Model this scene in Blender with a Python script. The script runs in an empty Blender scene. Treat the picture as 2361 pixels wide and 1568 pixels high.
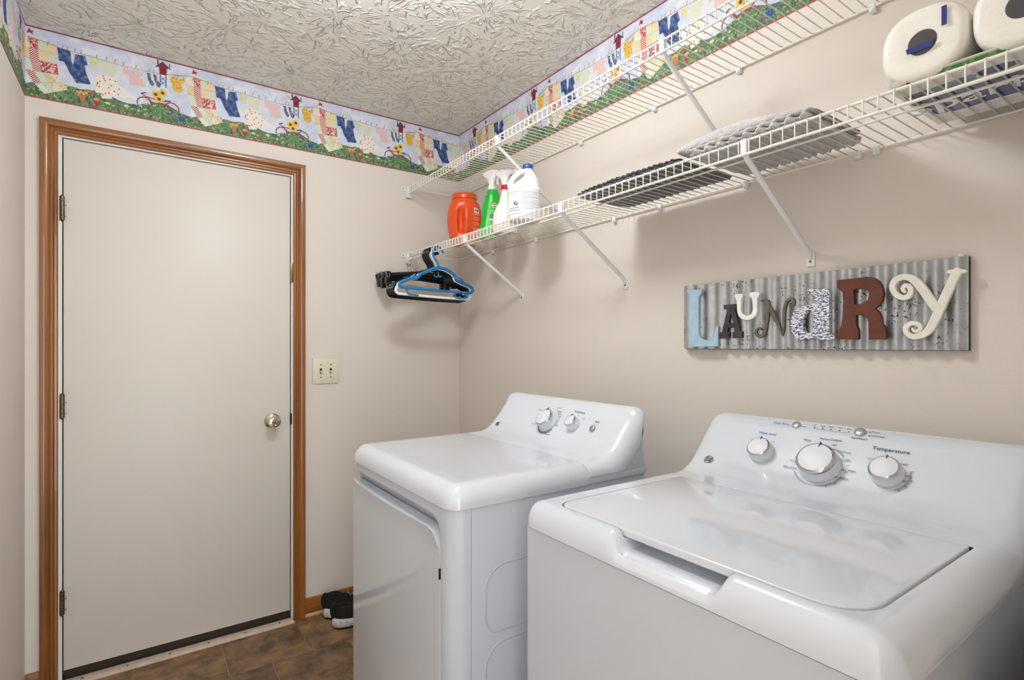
import bpy, bmesh, math, random
import numpy as np
from mathutils import Vector, Matrix
random.seed(7); np.random.seed(7)
PI = math.pi
D = bpy.data; SC = bpy.context.scene; COL = SC.collection

# ------------------------------------------------------------------ camera, world, lights, exposure
F_PX, YAW = 1233.13, 0.6107
CAM = Vector((-1.4675, -2.6124, 1.2711)); V0 = 795.77; U0 = 1180.5
cd = D.cameras.new('camera'); cam = D.objects.new('camera', cd); COL.objects.link(cam)
cam.location = CAM; cam.rotation_euler = (PI/2, 0, -YAW)
cd.sensor_width = 36; cd.lens = F_PX/2361*36; cd.shift_y = 11.77/2361; cd.clip_start = .02
SC.camera = cam
w = D.worlds.new('world'); SC.world = w; w.use_nodes = True
w.node_tree.nodes['Background'].inputs[0].default_value = (.93, .965, 1.0, 1)
w.node_tree.nodes['Background'].inputs[1].default_value = 5.5
LAMP = (-.95, -1.35)
LAMP_W = 56.0
SC.view_settings.view_transform = 'Standard'; SC.view_settings.look = 'None'
SC.view_settings.exposure = 0.13; SC.view_settings.gamma = 1
SC.view_settings.use_curve_mapping = False

# ------------------------------------------------------------------ helpers
FW = Vector((math.sin(YAW), math.cos(YAW), 0)); RT = Vector((math.cos(YAW), -math.sin(YAW), 0))
def ray(u, v): return FW + RT*((u-U0)/F_PX) + Vector((0, 0, (V0-v)/F_PX))
def onplane(p, n, u, v):                       # where the sight line of a photo pixel meets a real plane
    r = ray(u, v); return CAM + r*((Vector(p)-CAM).dot(n)/r.dot(n))
def RX(x, u, v): return onplane((x, 0, 0), Vector((1, 0, 0)), u, v)
def RY(y, u, v): return onplane((0, y, 0), Vector((0, 1, 0)), u, v)

def lin(c):
    return tuple(((x/255)/12.92 if x/255 <= .04045 else ((x/255+.055)/1.055)**2.4) for x in c)
def mat(name, rgb, rough=.5, metal=0., coat=0., bump=None, noise=None, spec=.5, trans=0., sub=0.):
    m = D.materials.new(name); m.use_nodes = True; nt = m.node_tree; b = nt.nodes['Principled BSDF']
    b.inputs['Base Color'].default_value = (*lin(rgb), 1); b.inputs['Roughness'].default_value = rough
    b.inputs['Metallic'].default_value = metal; b.inputs['Coat Weight'].default_value = coat
    b.inputs['Coat Roughness'].default_value = .04; b.inputs['Specular IOR Level'].default_value = spec
    b.inputs['Transmission Weight'].default_value = trans
    if sub: b.inputs['Subsurface Weight'].default_value = sub; b.inputs['Subsurface Radius'].default_value = (.02, .02, .02)
    tc = nt.nodes.new('ShaderNodeTexCoord')
    if noise:                                  # (scale, rgb2, low, high)
        n = nt.nodes.new('ShaderNodeTexNoise'); n.inputs['Scale'].default_value = noise[0]; n.inputs['Detail'].default_value = 5
        r = nt.nodes.new('ShaderNodeValToRGB'); r.color_ramp.elements[0].position = noise[2]; r.color_ramp.elements[1].position = noise[3]
        r.color_ramp.elements[0].color = (*lin(rgb), 1); r.color_ramp.elements[1].color = (*lin(noise[1]), 1)
        nt.links.new(tc.outputs['Object'], n.inputs['Vector']); nt.links.new(n.outputs['Fac'], r.inputs[0]); nt.links.new(r.outputs[0], b.inputs['Base Color'])
    if bump:                                   # (scale, strength, distance)
        n = nt.nodes.new('ShaderNodeTexNoise'); n.inputs['Scale'].default_value = bump[0]; n.inputs['Detail'].default_value = 3
        bp = nt.nodes.new('ShaderNodeBump'); bp.inputs['Strength'].default_value = bump[1]; bp.inputs['Distance'].default_value = bump[2]
        nt.links.new(tc.outputs['Object'], n.inputs['Vector']); nt.links.new(n.outputs['Fac'], bp.inputs['Height']); nt.links.new(bp.outputs[0], b.inputs['Normal'])
    return m
def link_obj(name, me, m=None, parent=None, smooth=None):
    o = D.objects.new(name, me); COL.objects.link(o)
    if m is not None:
        me.materials.clear(); me.materials.append(m)
    if parent: o.parent = parent
    if smooth is not None and len(me.polygons):
        me.polygons.foreach_set('use_smooth', [True]*len(me.polygons))
        if smooth < 180: me.set_sharp_from_angle(angle=math.radians(smooth))
    return o
def mesh(name, vs, fs, m, parent=None, smooth=None):
    me = D.meshes.new(name); me.from_pydata([tuple(v) for v in vs], [], fs); me.validate(); me.update()
    return link_obj(name, me, m, parent, smooth)
def bmo(name, bm, m, parent=None, smooth=35):
    bmesh.ops.recalc_face_normals(bm, faces=bm.faces)
    me = D.meshes.new(name); bm.to_mesh(me); bm.free(); return link_obj(name, me, m, parent, smooth)
def tag(o, label=None, cat=None, group=None, kind=None):
    if label: o['label'] = label
    if cat: o['category'] = cat
    if group: o['group'] = group
    if kind: o['kind'] = kind
    return o
def empty(name, loc=(0, 0, 0), rz=0, parent=None):
    o = D.objects.new(name, None); COL.objects.link(o); o.location = loc; o.rotation_euler = (0, 0, rz); o.empty_display_size = .05
    if parent: o.parent = parent
    return o
def add_box(bm, x0, x1, y0, y1, z0, z1, bev=0, seg=2):
    v = [bm.verts.new(p) for p in ((x0, y0, z0), (x1, y0, z0), (x1, y1, z0), (x0, y1, z0), (x0, y0, z1), (x1, y0, z1), (x1, y1, z1), (x0, y1, z1))]
    f = [bm.faces.new([v[i] for i in q]) for q in ((3, 2, 1, 0), (4, 5, 6, 7), (0, 1, 5, 4), (1, 2, 6, 5), (2, 3, 7, 6), (3, 0, 4, 7))]
    if bev:
        es = list({e for q in f for e in q.edges}); bmesh.ops.bevel(bm, geom=es, offset=bev, segments=seg, profile=.5, affect='EDGES')
def box(name, x0, x1, y0, y1, z0, z1, m, parent=None, bev=0, seg=2):
    bm = bmesh.new(); add_box(bm, min(x0, x1), max(x0, x1), min(y0, y1), max(y0, y1), z0, z1, bev, seg); return bmo(name, bm, m, parent)
def tube_geo(vs, fs, pts, r, seg=8, cap=True, flat=1., flatdir=None, closed=False):
    pts = [Vector(p) for p in pts]; n = len(pts); base = len(vs)
    rr = r if isinstance(r, (list, tuple)) else [r]*n
    up = None
    for i, p in enumerate(pts):
        a = pts[(i-1) % n] if (closed or i > 0) else p; b = pts[(i+1) % n] if (closed or i < n-1) else p
        t = (b-a).normalized()
        if flatdir is not None: s = Vector(flatdir)
        elif up is None: s = Vector((0, 0, 1)) if abs(t.z) < .9 else Vector((1, 0, 0))
        else: s = up
        s = (s-t*s.dot(t)).normalized(); up = s; q = t.cross(s)
        for k in range(seg):
            an = 2*PI*k/seg; vs.append(p+s*(math.cos(an)*rr[i]*flat)+q*(math.sin(an)*rr[i]))
    m = n if closed else n-1
    for i in range(m):
        j = (i+1) % n
        for k in range(seg): fs.append((base+i*seg+k, base+i*seg+(k+1) % seg, base+j*seg+(k+1) % seg, base+j*seg+k))
    if cap and not closed:
        fs.append(tuple(base+k for k in range(seg))[::-1]); fs.append(tuple(base+(n-1)*seg+k for k in range(seg)))
def tube(name, pts, r, m, parent=None, seg=8, **k):
    vs, fs = [], []; tube_geo(vs, fs, pts, r, seg, **k); return mesh(name, vs, fs, m, parent, 50)
def smooth_path(pts, n=6, closed=False):       # Catmull-Rom
    P = [Vector(p) for p in pts]; out = []; N = len(P)
    for i in range(N if closed else N-1):
        g = (lambda j: P[j % N]) if closed else (lambda j: P[max(0, min(N-1, j))])
        a, b, c, d = g(i-1), g(i), g(i+1), g(i+2)
        for k in range(n):
            t = k/n; out.append(.5*((2*b)+(c-a)*t+(2*a-5*b+4*c-d)*t*t+(-a+3*b-3*c+d)*t**3))
    if not closed: out.append(P[-1])
    return out
def surf(S, a0, a1, na, t0, t1, ntt, closed=False):
    vs = []; fs = []; cols = na if closed else na+1
    for j in range(ntt+1):
        t = t0+(t1-t0)*j/ntt
        for i in range(cols): vs.append(S(a0+(a1-a0)*i/na, t))
    for j in range(ntt):
        for i in range(na):
            k = (i+1) % cols; fs.append((j*cols+i, j*cols+k, (j+1)*cols+k, (j+1)*cols+i))
    return vs, fs, cols
def curve_shape(splines, depth, bevel=0., closed=True):     # filled 2D outlines (holes allowed) -> mesh in the local XY plane
    cu = D.curves.new('outline', 'CURVE'); cu.dimensions = '2D'; cu.fill_mode = 'BOTH'; cu.extrude = depth/2; cu.bevel_depth = bevel; cu.bevel_resolution = 2; cu.offset = -bevel
    for s in splines:
        sp = cu.splines.new('POLY'); sp.points.add(len(s)-1)
        for i, p in enumerate(s): sp.points[i].co = (p[0], p[1], 0, 1)
        sp.use_cyclic_u = True
    o = D.objects.new('outline', cu); me = D.meshes.new_from_object(o); D.objects.remove(o); D.curves.remove(cu); return me
def text_mesh(s, size, extrude=.0001, shear=0., bold=0., align='CENTER'):
    cu = D.curves.new('lettering', 'FONT'); cu.body = s; cu.size = size; cu.extrude = extrude; cu.align_x = align; cu.align_y = 'CENTER'; cu.shear = shear; cu.offset = bold; cu.resolution_u = 3
    o = D.objects.new('lettering', cu); me = D.meshes.new_from_object(o); D.objects.remove(o); D.curves.remove(cu); return me
def frame_matrix(origin, right, up):
    r = Vector(right).normalized(); u = Vector(up).normalized(); n = r.cross(u); M = Matrix.Identity(4)
    for i in range(3): M[i][0], M[i][1], M[i][2], M[i][3] = r[i], u[i], n[i], origin[i]
    return M
def put_text(s, origin, right, up, size, m, parent, lift=.0006, name='lettering', **k):
    me = text_mesh(s, size, **k); M = frame_matrix(Vector(origin)+Vector(right).cross(Vector(up)).normalized()*lift, right, up)
    me.transform(M); return link_obj(name, me, m, parent)

# a painter for flat print: pixels become the colours of a fine mesh grid
class Canvas:
    def __init__(s, w, h, res, bg, ss=3):
        s.ss = ss; s.res = res; s.W = int(round(w/res)); s.H = int(round(h/res)); s.w = w; s.h = h
        s.a = np.ones((s.H*ss, s.W*ss, 3))*np.array(bg, float)
        yy, xx = np.mgrid[0:s.H*ss, 0:s.W*ss]; s.x = (xx+.5)*res/ss; s.y = (yy+.5)*res/ss
    def put(s, m, c): s.a[m] = c
    def ell(s, cx, cy, rx, ry, c, tex=None):
        m = ((s.x-cx)/rx)**2+((s.y-cy)/ry)**2 < 1; s.fill(m, c, tex)
    def fill(s, m, c, tex=None):
        if tex is None: s.a[m] = c
        else: t = tex(s.x[m], s.y[m])[:, None]; s.a[m] = np.array(c[0], float)*(1-t)+np.array(c[1], float)*t
    def pmask(s, pts):
        m = np.zeros(s.x.shape, bool); n = len(pts)
        for i in range(n):
            (x0, y0), (x1, y1) = pts[i], pts[(i+1) % n]
            if y0 == y1: continue
            c = ((y0 > s.y) != (y1 > s.y)) & (s.x < (x1-x0)*(s.y-y0)/(y1-y0)+x0); m ^= c
        return m
    def poly(s, pts, c, tex=None): s.fill(s.pmask(pts), c, tex)
    def line(s, pts, wd, c):
        for (x0, y0), (x1, y1) in zip(pts[:-1], pts[1:]):
            dx, dy = x1-x0, y1-y0; L = dx*dx+dy*dy+1e-9
            t = np.clip(((s.x-x0)*dx+(s.y-y0)*dy)/L, 0, 1); m = (s.x-x0-t*dx)**2+(s.y-y0-t*dy)**2 < (wd/2)**2; s.a[m] = c
    def out(s):
        a = s.a.reshape(s.H, s.ss, s.W, s.ss, 3).mean((1, 3))/255; return np.where(a <= .04045, a/12.92, ((a+.055)/1.055)**2.4)
def vnoise(x, y, sc, seed=0):                  # smooth value noise
    r = np.random.RandomState(seed).rand(64, 64); X = x/sc; Y = y/sc; xi = np.floor(X).astype(int); yi = np.floor(Y).astype(int)
    fx = X-xi; fy = Y-yi; fx = fx*fx*(3-2*fx); fy = fy*fy*(3-2*fy); g = lambda a, b: r[a % 64, b % 64]
    return (g(xi, yi)*(1-fx)+g(xi+1, yi)*fx)*(1-fy)+(g(xi, yi+1)*(1-fx)+g(xi+1, yi+1)*fx)*fy
def painted(name, img, P, m, parent=None, smooth=None):      # img[H,W]; P(u01, v01) vectorised -> xyz arrays, v from the top
    H, W = img.shape[:2]; jj, ii = np.mgrid[0:H+1, 0:W+1]; X, Y, Z = P(ii/W, jj/H)
    co = np.stack([np.broadcast_to(X, ii.shape), np.broadcast_to(Y, ii.shape), np.broadcast_to(Z, ii.shape)], -1).reshape(-1, 3).astype(np.float32)
    q = (jj[:-1, :-1]*(W+1)+ii[:-1, :-1]).ravel(); F = np.stack([q, q+W+1, q+W+2, q+1], 1).astype(np.int32)
    me = D.meshes.new(name); me.vertices.add(len(co)); me.vertices.foreach_set('co', co.ravel())
    me.loops.add(F.size); me.loops.foreach_set('vertex_index', F.ravel()); me.polygons.add(len(F))
    me.polygons.foreach_set('loop_start', np.arange(0, F.size, 4, dtype=np.int32)); me.update(calc_edges=True)
    a = me.color_attributes.new('Col', 'FLOAT_COLOR', 'CORNER'); c = np.ones((len(F), 4, 4), np.float32); c[:, :, :3] = img.reshape(-1, 1, 3); a.data.foreach_set('color', c.ravel())
    return link_obj(name, me, m, parent, smooth)
def painted_mat(name, rough=.6, coat=0.):
    m = mat(name, (200, 200, 200), rough, coat=coat); nt = m.node_tree; a = nt.nodes.new('ShaderNodeAttribute'); a.attribute_name = 'Col'
    nt.links.new(a.outputs['Color'], nt.nodes['Principled BSDF'].inputs['Base Color']); return m

# ------------------------------------------------------------------ materials
M = {}
M['wall'] = mat('wall_paint', (226, 217, 207), .55, bump=(220, .12, .002), spec=.3)
M['wallR'] = M['wall']
M['door'] = mat('door_paint', (222, 215, 205), .42, bump=(160, .1, .001), spec=.35)
M['white_trim'] = mat('jamb_white', (228, 228, 224), .4)
M['white_wire'] = mat('vinyl_white', (240, 236, 226), .35)
M['white_pl'] = mat('white_plastic', (242, 242, 240), .3)
M['bracket'] = mat('bracket_white', (232, 234, 234), .4)
M['enamel'] = mat('white_enamel', (215, 221, 229), .12, coat=.7)
M['enamel_soft'] = mat('cabinet_enamel', (204, 211, 220), .34, bump=(900, .05, .0005))
M['console'] = mat('console_plastic', (222, 227, 234), .25, coat=.3)
M['cap_w'] = mat('dial_cap_white', (226, 229, 234), .42)
M['chrome'] = mat('chrome', (205, 205, 208), .12, 1.)
M['nickel'] = mat('satin_brass', (214, 205, 180), .16, 1.)
M['bronze'] = mat('antique_hinge', (120, 104, 82), .38, 1.)
M['dark'] = mat('dark_gap', (30, 28, 27), .8)
M['grey_print'] = mat('grey_print', (70, 74, 84), .5)
M['light_print'] = mat('pale_grey_print', (150, 153, 160), .5)
M['blue_print'] = mat('blue_print', (74, 128, 190), .5)
M['silver_btn'] = mat('silver_button', (168, 170, 174), .3, .6)
M['cream'] = mat('cream_plastic', (226, 220, 196), .35)
M['black_pl'] = mat('black_plastic', (16, 16, 18), .25)
M['blue_pl'] = mat('blue_plastic', (26, 122, 186), .35)
M['wire'] = mat('chrome_wire', (210, 205, 195), .2, 1.)
M['paint'] = painted_mat('printed_paper', .65)
M['film'] = painted_mat('printed_film', .25, .4)
M['label'] = painted_mat('printed_label', .4)
M['grout'] = mat('floor_grout', (170, 140, 108), .8)
M['sill'] = mat('pale_pine', (222, 205, 190), .6, noise=(30, (205, 182, 165), .3, .7))
M['raw'] = mat('raw_pine', (226, 182, 120), .6)
M['screw'] = mat('screw_steel', (120, 112, 104), .4, .8)
M['sweep'] = mat('dark_sweep', (44, 34, 28), .7)

def wood(name, axis, base=(142, 86, 36), dark=(98, 56, 18)):
    m = mat(name, base, .32, coat=.35); nt = m.node_tree; b = nt.nodes['Principled BSDF']
    tc = nt.nodes.new('ShaderNodeTexCoord'); mp = nt.nodes.new('ShaderNodeMapping')
    sc = [55, 55, 55]; sc[axis] = 2.2; mp.inputs['Scale'].default_value = sc
    n = nt.nodes.new('ShaderNodeTexNoise'); n.inputs['Scale'].default_value = 1; n.inputs['Detail'].default_value = 6; n.inputs['Distortion'].default_value = .6
    sc2 = [14, 14, 14]; sc2[axis] = 1.2; mp2 = nt.nodes.new('ShaderNodeMapping'); mp2.inputs['Scale'].default_value = sc2
    wv = nt.nodes.new('ShaderNodeTexNoise'); wv.inputs['Scale'].default_value = 1; wv.inputs['Detail'].default_value = 2
    r = nt.nodes.new('ShaderNodeValToRGB'); r.color_ramp.elements[0].position = .3; r.color_ramp.elements[1].position = .72
    r.color_ramp.elements[0].color = (*lin(dark), 1); r.color_ramp.elements[1].color = (*lin((base[0]+22, base[1]+20, base[2]+12)), 1)
    e = r.color_ramp.elements.new(.5); e.color = (*lin(base), 1)
    mx = nt.nodes.new('ShaderNodeMath'); mx.operation = 'MULTIPLY_ADD'; mx.inputs[1].default_value = .55
    h = nt.nodes.new('ShaderNodeMath'); h.operation = 'MULTIPLY'; h.inputs[1].default_value = .45
    L = nt.links.new; L(tc.outputs['Object'], mp.inputs[0]); L(mp.outputs[0], n.inputs['Vector']); L(tc.outputs['Object'], mp2.inputs[0]); L(mp2.outputs[0], wv.inputs['Vector'])
    L(wv.outputs['Fac'], h.inputs[0]); L(n.outputs['Fac'], mx.inputs[0]); L(h.outputs[0], mx.inputs[2]); L(mx.outputs[0], r.inputs[0]); L(r.outputs[0], b.inputs['Base Color'])
    bp = nt.nodes.new('ShaderNodeBump'); bp.inputs['Strength'].default_value = .25; bp.inputs['Distance'].default_value = .0006; L(n.outputs['Fac'], bp.inputs['Height']); L(bp.outputs[0], b.inputs['Normal'])
    return m
M['wood_x'] = wood('oak_across', 0); M['wood_z'] = wood('oak_upright', 2); M['wood_y'] = wood('oak_along', 1)

def ceiling_mat():
    m = mat('stomped_ceiling', (242, 238, 229), .5, spec=.45); nt = m.node_tree; N = nt.nodes.new; L = nt.links.new; b = nt.nodes['Principled BSDF']
    tc = N('ShaderNodeTexCoord')
    def mth(op, a=None, b_=None, c=None):
        n = N('ShaderNodeMath'); n.operation = op
        for i, q in enumerate((a, b_, c)):
            if q is None: continue
            if isinstance(q, (int, float)): n.inputs[i].default_value = q
            else: L(q, n.inputs[i])
        return n.outputs[0]
    hs = []
    for k, (sc, off) in enumerate(((3.7, 0), (4.9, 3.7))):
        mp = N('ShaderNodeMapping'); mp.inputs['Location'].default_value = (off, off*.7, 0); mp.inputs['Scale'].default_value = (sc, sc, 0); L(tc.outputs['Object'], mp.inputs[0])
        vo = N('ShaderNodeTexVoronoi'); vo.voronoi_dimensions = '2D'; vo.inputs['Scale'].default_value = 1; vo.inputs['Randomness'].default_value = .9; L(mp.outputs[0], vo.inputs['Vector'])
        df = N('ShaderNodeVectorMath'); df.operation = 'SUBTRACT'; L(mp.outputs[0], df.inputs[0]); L(vo.outputs['Position'], df.inputs[1])
        wob = N('ShaderNodeTexNoise'); wob.inputs['Scale'].default_value = 9; L(mp.outputs[0], wob.inputs['Vector'])
        wa = N('ShaderNodeVectorMath'); wa.operation = 'MULTIPLY_ADD'; L(wob.outputs['Color'], wa.inputs[0]); wa.inputs[1].default_value = (.07, .07, 0); L(df.outputs[0], wa.inputs[2])
        wb = N('ShaderNodeVectorMath'); wb.operation = 'ADD'; L(wa.outputs[0], wb.inputs[0]); wb.inputs[1].default_value = (-.035, -.035, 0)
        sx = N('ShaderNodeSeparateXYZ'); L(wb.outputs[0], sx.inputs[0])
        ang = mth('ARCTAN2', sx.outputs[1], sx.outputs[0]); ln = N('ShaderNodeVectorMath'); ln.operation = 'LENGTH'; L(wb.outputs[0], ln.inputs[0]); r = ln.outputs['Value']
        cb = N('ShaderNodeCombineXYZ'); sv = N('ShaderNodeSeparateColor'); L(vo.outputs['Color'], sv.inputs[0])
        L(mth('MULTIPLY', mth('COSINE', ang), 3.6), cb.inputs[0]); L(mth('MULTIPLY', mth('SINE', ang), 3.6), cb.inputs[1])
        L(mth('ADD', mth('MULTIPLY', r, 2.6), mth('MULTIPLY', sv.outputs[0], 60)), cb.inputs[2])
        nz = N('ShaderNodeTexNoise'); nz.inputs['Scale'].default_value = 1; nz.inputs['Detail'].default_value = 0; L(cb.outputs[0], nz.inputs['Vector'])
        rid = mth('SUBTRACT', 1, mth('MULTIPLY', mth('ABSOLUTE', mth('SUBTRACT', nz.outputs['Fac'], .5)) , 15)); rid = mth('MAXIMUM', rid, 0)
        g = N('ShaderNodeTexNoise'); g.inputs['Scale'].default_value = 5; L(mp.outputs[0], g.inputs['Vector'])
        gate = N('ShaderNodeMapRange'); gate.inputs[1].default_value = .44; gate.inputs[2].default_value = .56; L(g.outputs['Fac'], gate.inputs[0])
        fall = N('ShaderNodeMapRange'); fall.inputs[1].default_value = .03; fall.inputs[2].default_value = .14; L(r, fall.inputs[0])
        hs.append(mth('MULTIPLY', mth('MULTIPLY', mth('POWER', rid, .8), gate.outputs[0]), fall.outputs[0]))
    h = mth('MAXIMUM', hs[0], hs[1])
    nf = N('ShaderNodeTexNoise'); nf.inputs['Scale'].default_value = 45; L(tc.outputs['Object'], nf.inputs['Vector'])
    h = mth('ADD', h, mth('MULTIPLY', nf.outputs['Fac'], .10))
    bp = N('ShaderNodeBump'); bp.inputs['Strength'].default_value = 1.0; bp.inputs['Distance'].default_value = .006; L(h, bp.inputs['Height']); L(bp.outputs[0], b.inputs['Normal'])
    return m
M['ceiling'] = ceiling_mat()

def stone_mat():
    m = mat('slate_vinyl', (92, 70, 52), .38, spec=.4); nt = m.node_tree; N = nt.nodes.new; L = nt.links.new; b = nt.nodes['Principled BSDF']
    tc = N('ShaderNodeTexCoord'); oi = N('ShaderNodeObjectInfo'); va = N('ShaderNodeVectorMath'); va.operation = 'MULTIPLY_ADD'
    cb = N('ShaderNodeCombineXYZ'); L(oi.outputs['Random'], cb.inputs[0]); L(oi.outputs['Random'], cb.inputs[1]); L(cb.outputs[0], va.inputs[0]); va.inputs[1].default_value = (37, 53, 0); L(tc.outputs['Object'], va.inputs[2])
    n = N('ShaderNodeTexNoise'); n.inputs['Scale'].default_value = 10; n.inputs['Detail'].default_value = 9; n.inputs['Roughness'].default_value = .68; n.inputs['Distortion'].default_value = .3; L(va.outputs[0], n.inputs['Vector'])
    r = N('ShaderNodeValToRGB'); cr = r.color_ramp; cr.elements[0].position = .28; cr.elements[0].color = (*lin((74, 58, 46)), 1); cr.elements[1].position = .75; cr.elements[1].color = (*lin((184, 148, 110)), 1)
    for p, c in ((.42, (104, 82, 62)), (.52, (128, 104, 80)), (.6, (150, 116, 80))): e = cr.elements.new(p); e.color = (*lin(c), 1)
    L(n.outputs['Fac'], r.inputs[0])
    mx = N('ShaderNodeMix'); mx.data_type = 'RGBA'; mx.blend_type = 'MULTIPLY'; mx.inputs[0].default_value = 1; L(r.outputs[0], mx.inputs[6])
    r2 = N('ShaderNodeValToRGB'); r2.color_ramp.elements[0].color = (.62, .6, .6, 1); r2.color_ramp.elements[1].color = (1.15, 1.08, 1.0, 1); L(oi.outputs['Random'], r2.inputs[0]); L(r2.outputs[0], mx.inputs[7]); L(mx.outputs[2], b.inputs['Base Color'])
    bp = N('ShaderNodeBump'); bp.inputs['Strength'].default_value = .3; bp.inputs['Distance'].default_value = .001; L(n.outputs['Fac'], bp.inputs['Height']); L(bp.outputs[0], b.inputs['Normal'])
    return m
M['tile'] = stone_mat()

# ------------------------------------------------------------------ room shell
HC = 2.44; XL = -1.804; YN = -3.45; TH = .1
DL, DR, DT = -1.700, -.886, 2.052              # door opening
bm = bmesh.new()
add_box(bm, XL-TH, DL-.012, 0, TH, 0, HC); add_box(bm, DR+.012, TH, 0, TH, 0, HC); add_box(bm, DL-.012, DR+.012, 0, TH, DT+.012, HC)
wall_back = tag(bmo('wall_back', bm, M['wall'], smooth=None), kind='structure')
wall_right = tag(box('wall_right', 0, TH, -2.72, 0, 0, HC, M['wallR']), kind='structure')
wall_left = tag(box('wall_left', XL-TH, XL, YN, 0, 0, HC, M['wall']), kind='structure')
ceiling = tag(box('ceiling', XL-TH, TH, YN-TH, TH, HC, HC+.08, M['ceiling']), kind='structure')
bm = bmesh.new(); add_box(bm, -.57, 0, -2.72, -2.44, 0, HC); add_box(bm, -1.22, -.57, -2.72, -2.60, 0, HC); add_box(bm, XL, -1.22, -2.72, -2.66, 2.1, HC)
tag(bmo('wall_near_unseen', bm, M['wall'], smooth=None), kind='structure')      # unseen wall, its step and narrow opening shaped to shade the washer's side; the camera stands in the open side
# floor: grout bed and a tile for each vinyl stone, half-offset rows
floor = tag(box('floor', XL-TH, TH, YN-TH, TH, -.06, -.0035, M['grout']), kind='structure')
TS = .3045; tm = {}
def tile_mesh(x0, x1, y0, y1):
    k = (round(x1-x0, 4), round(y1-y0, 4))
    if k not in tm:
        b_ = bmesh.new(); hx, hy = k[0]/2-.0018, k[1]/2-.0018; add_box(b_, -hx, hx, -hy, hy, -.0035, 0, .0008, 1)
        me = D.meshes.new('tile'); b_.to_mesh(me); b_.free(); me.materials.append(M['tile']); tm[k] = me
    return tm[k]
for r_ in range(12):
    y1 = -.008-r_*TS; y0 = max(y1-TS, YN)
    x = -.873-4*TS-(TS/2 if r_ % 2 else 0)
    while x < 0:
        a, b_ = max(x, XL+.001), min(x+TS, -.001); x += TS
        if b_-a < .02: continue
        o = D.objects.new('tile', tile_mesh(a, b_, y0, y1)); COL.objects.link(o); o.location = ((a+b_)/2, (y0+y1)/2, 0); o.parent = floor

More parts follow.
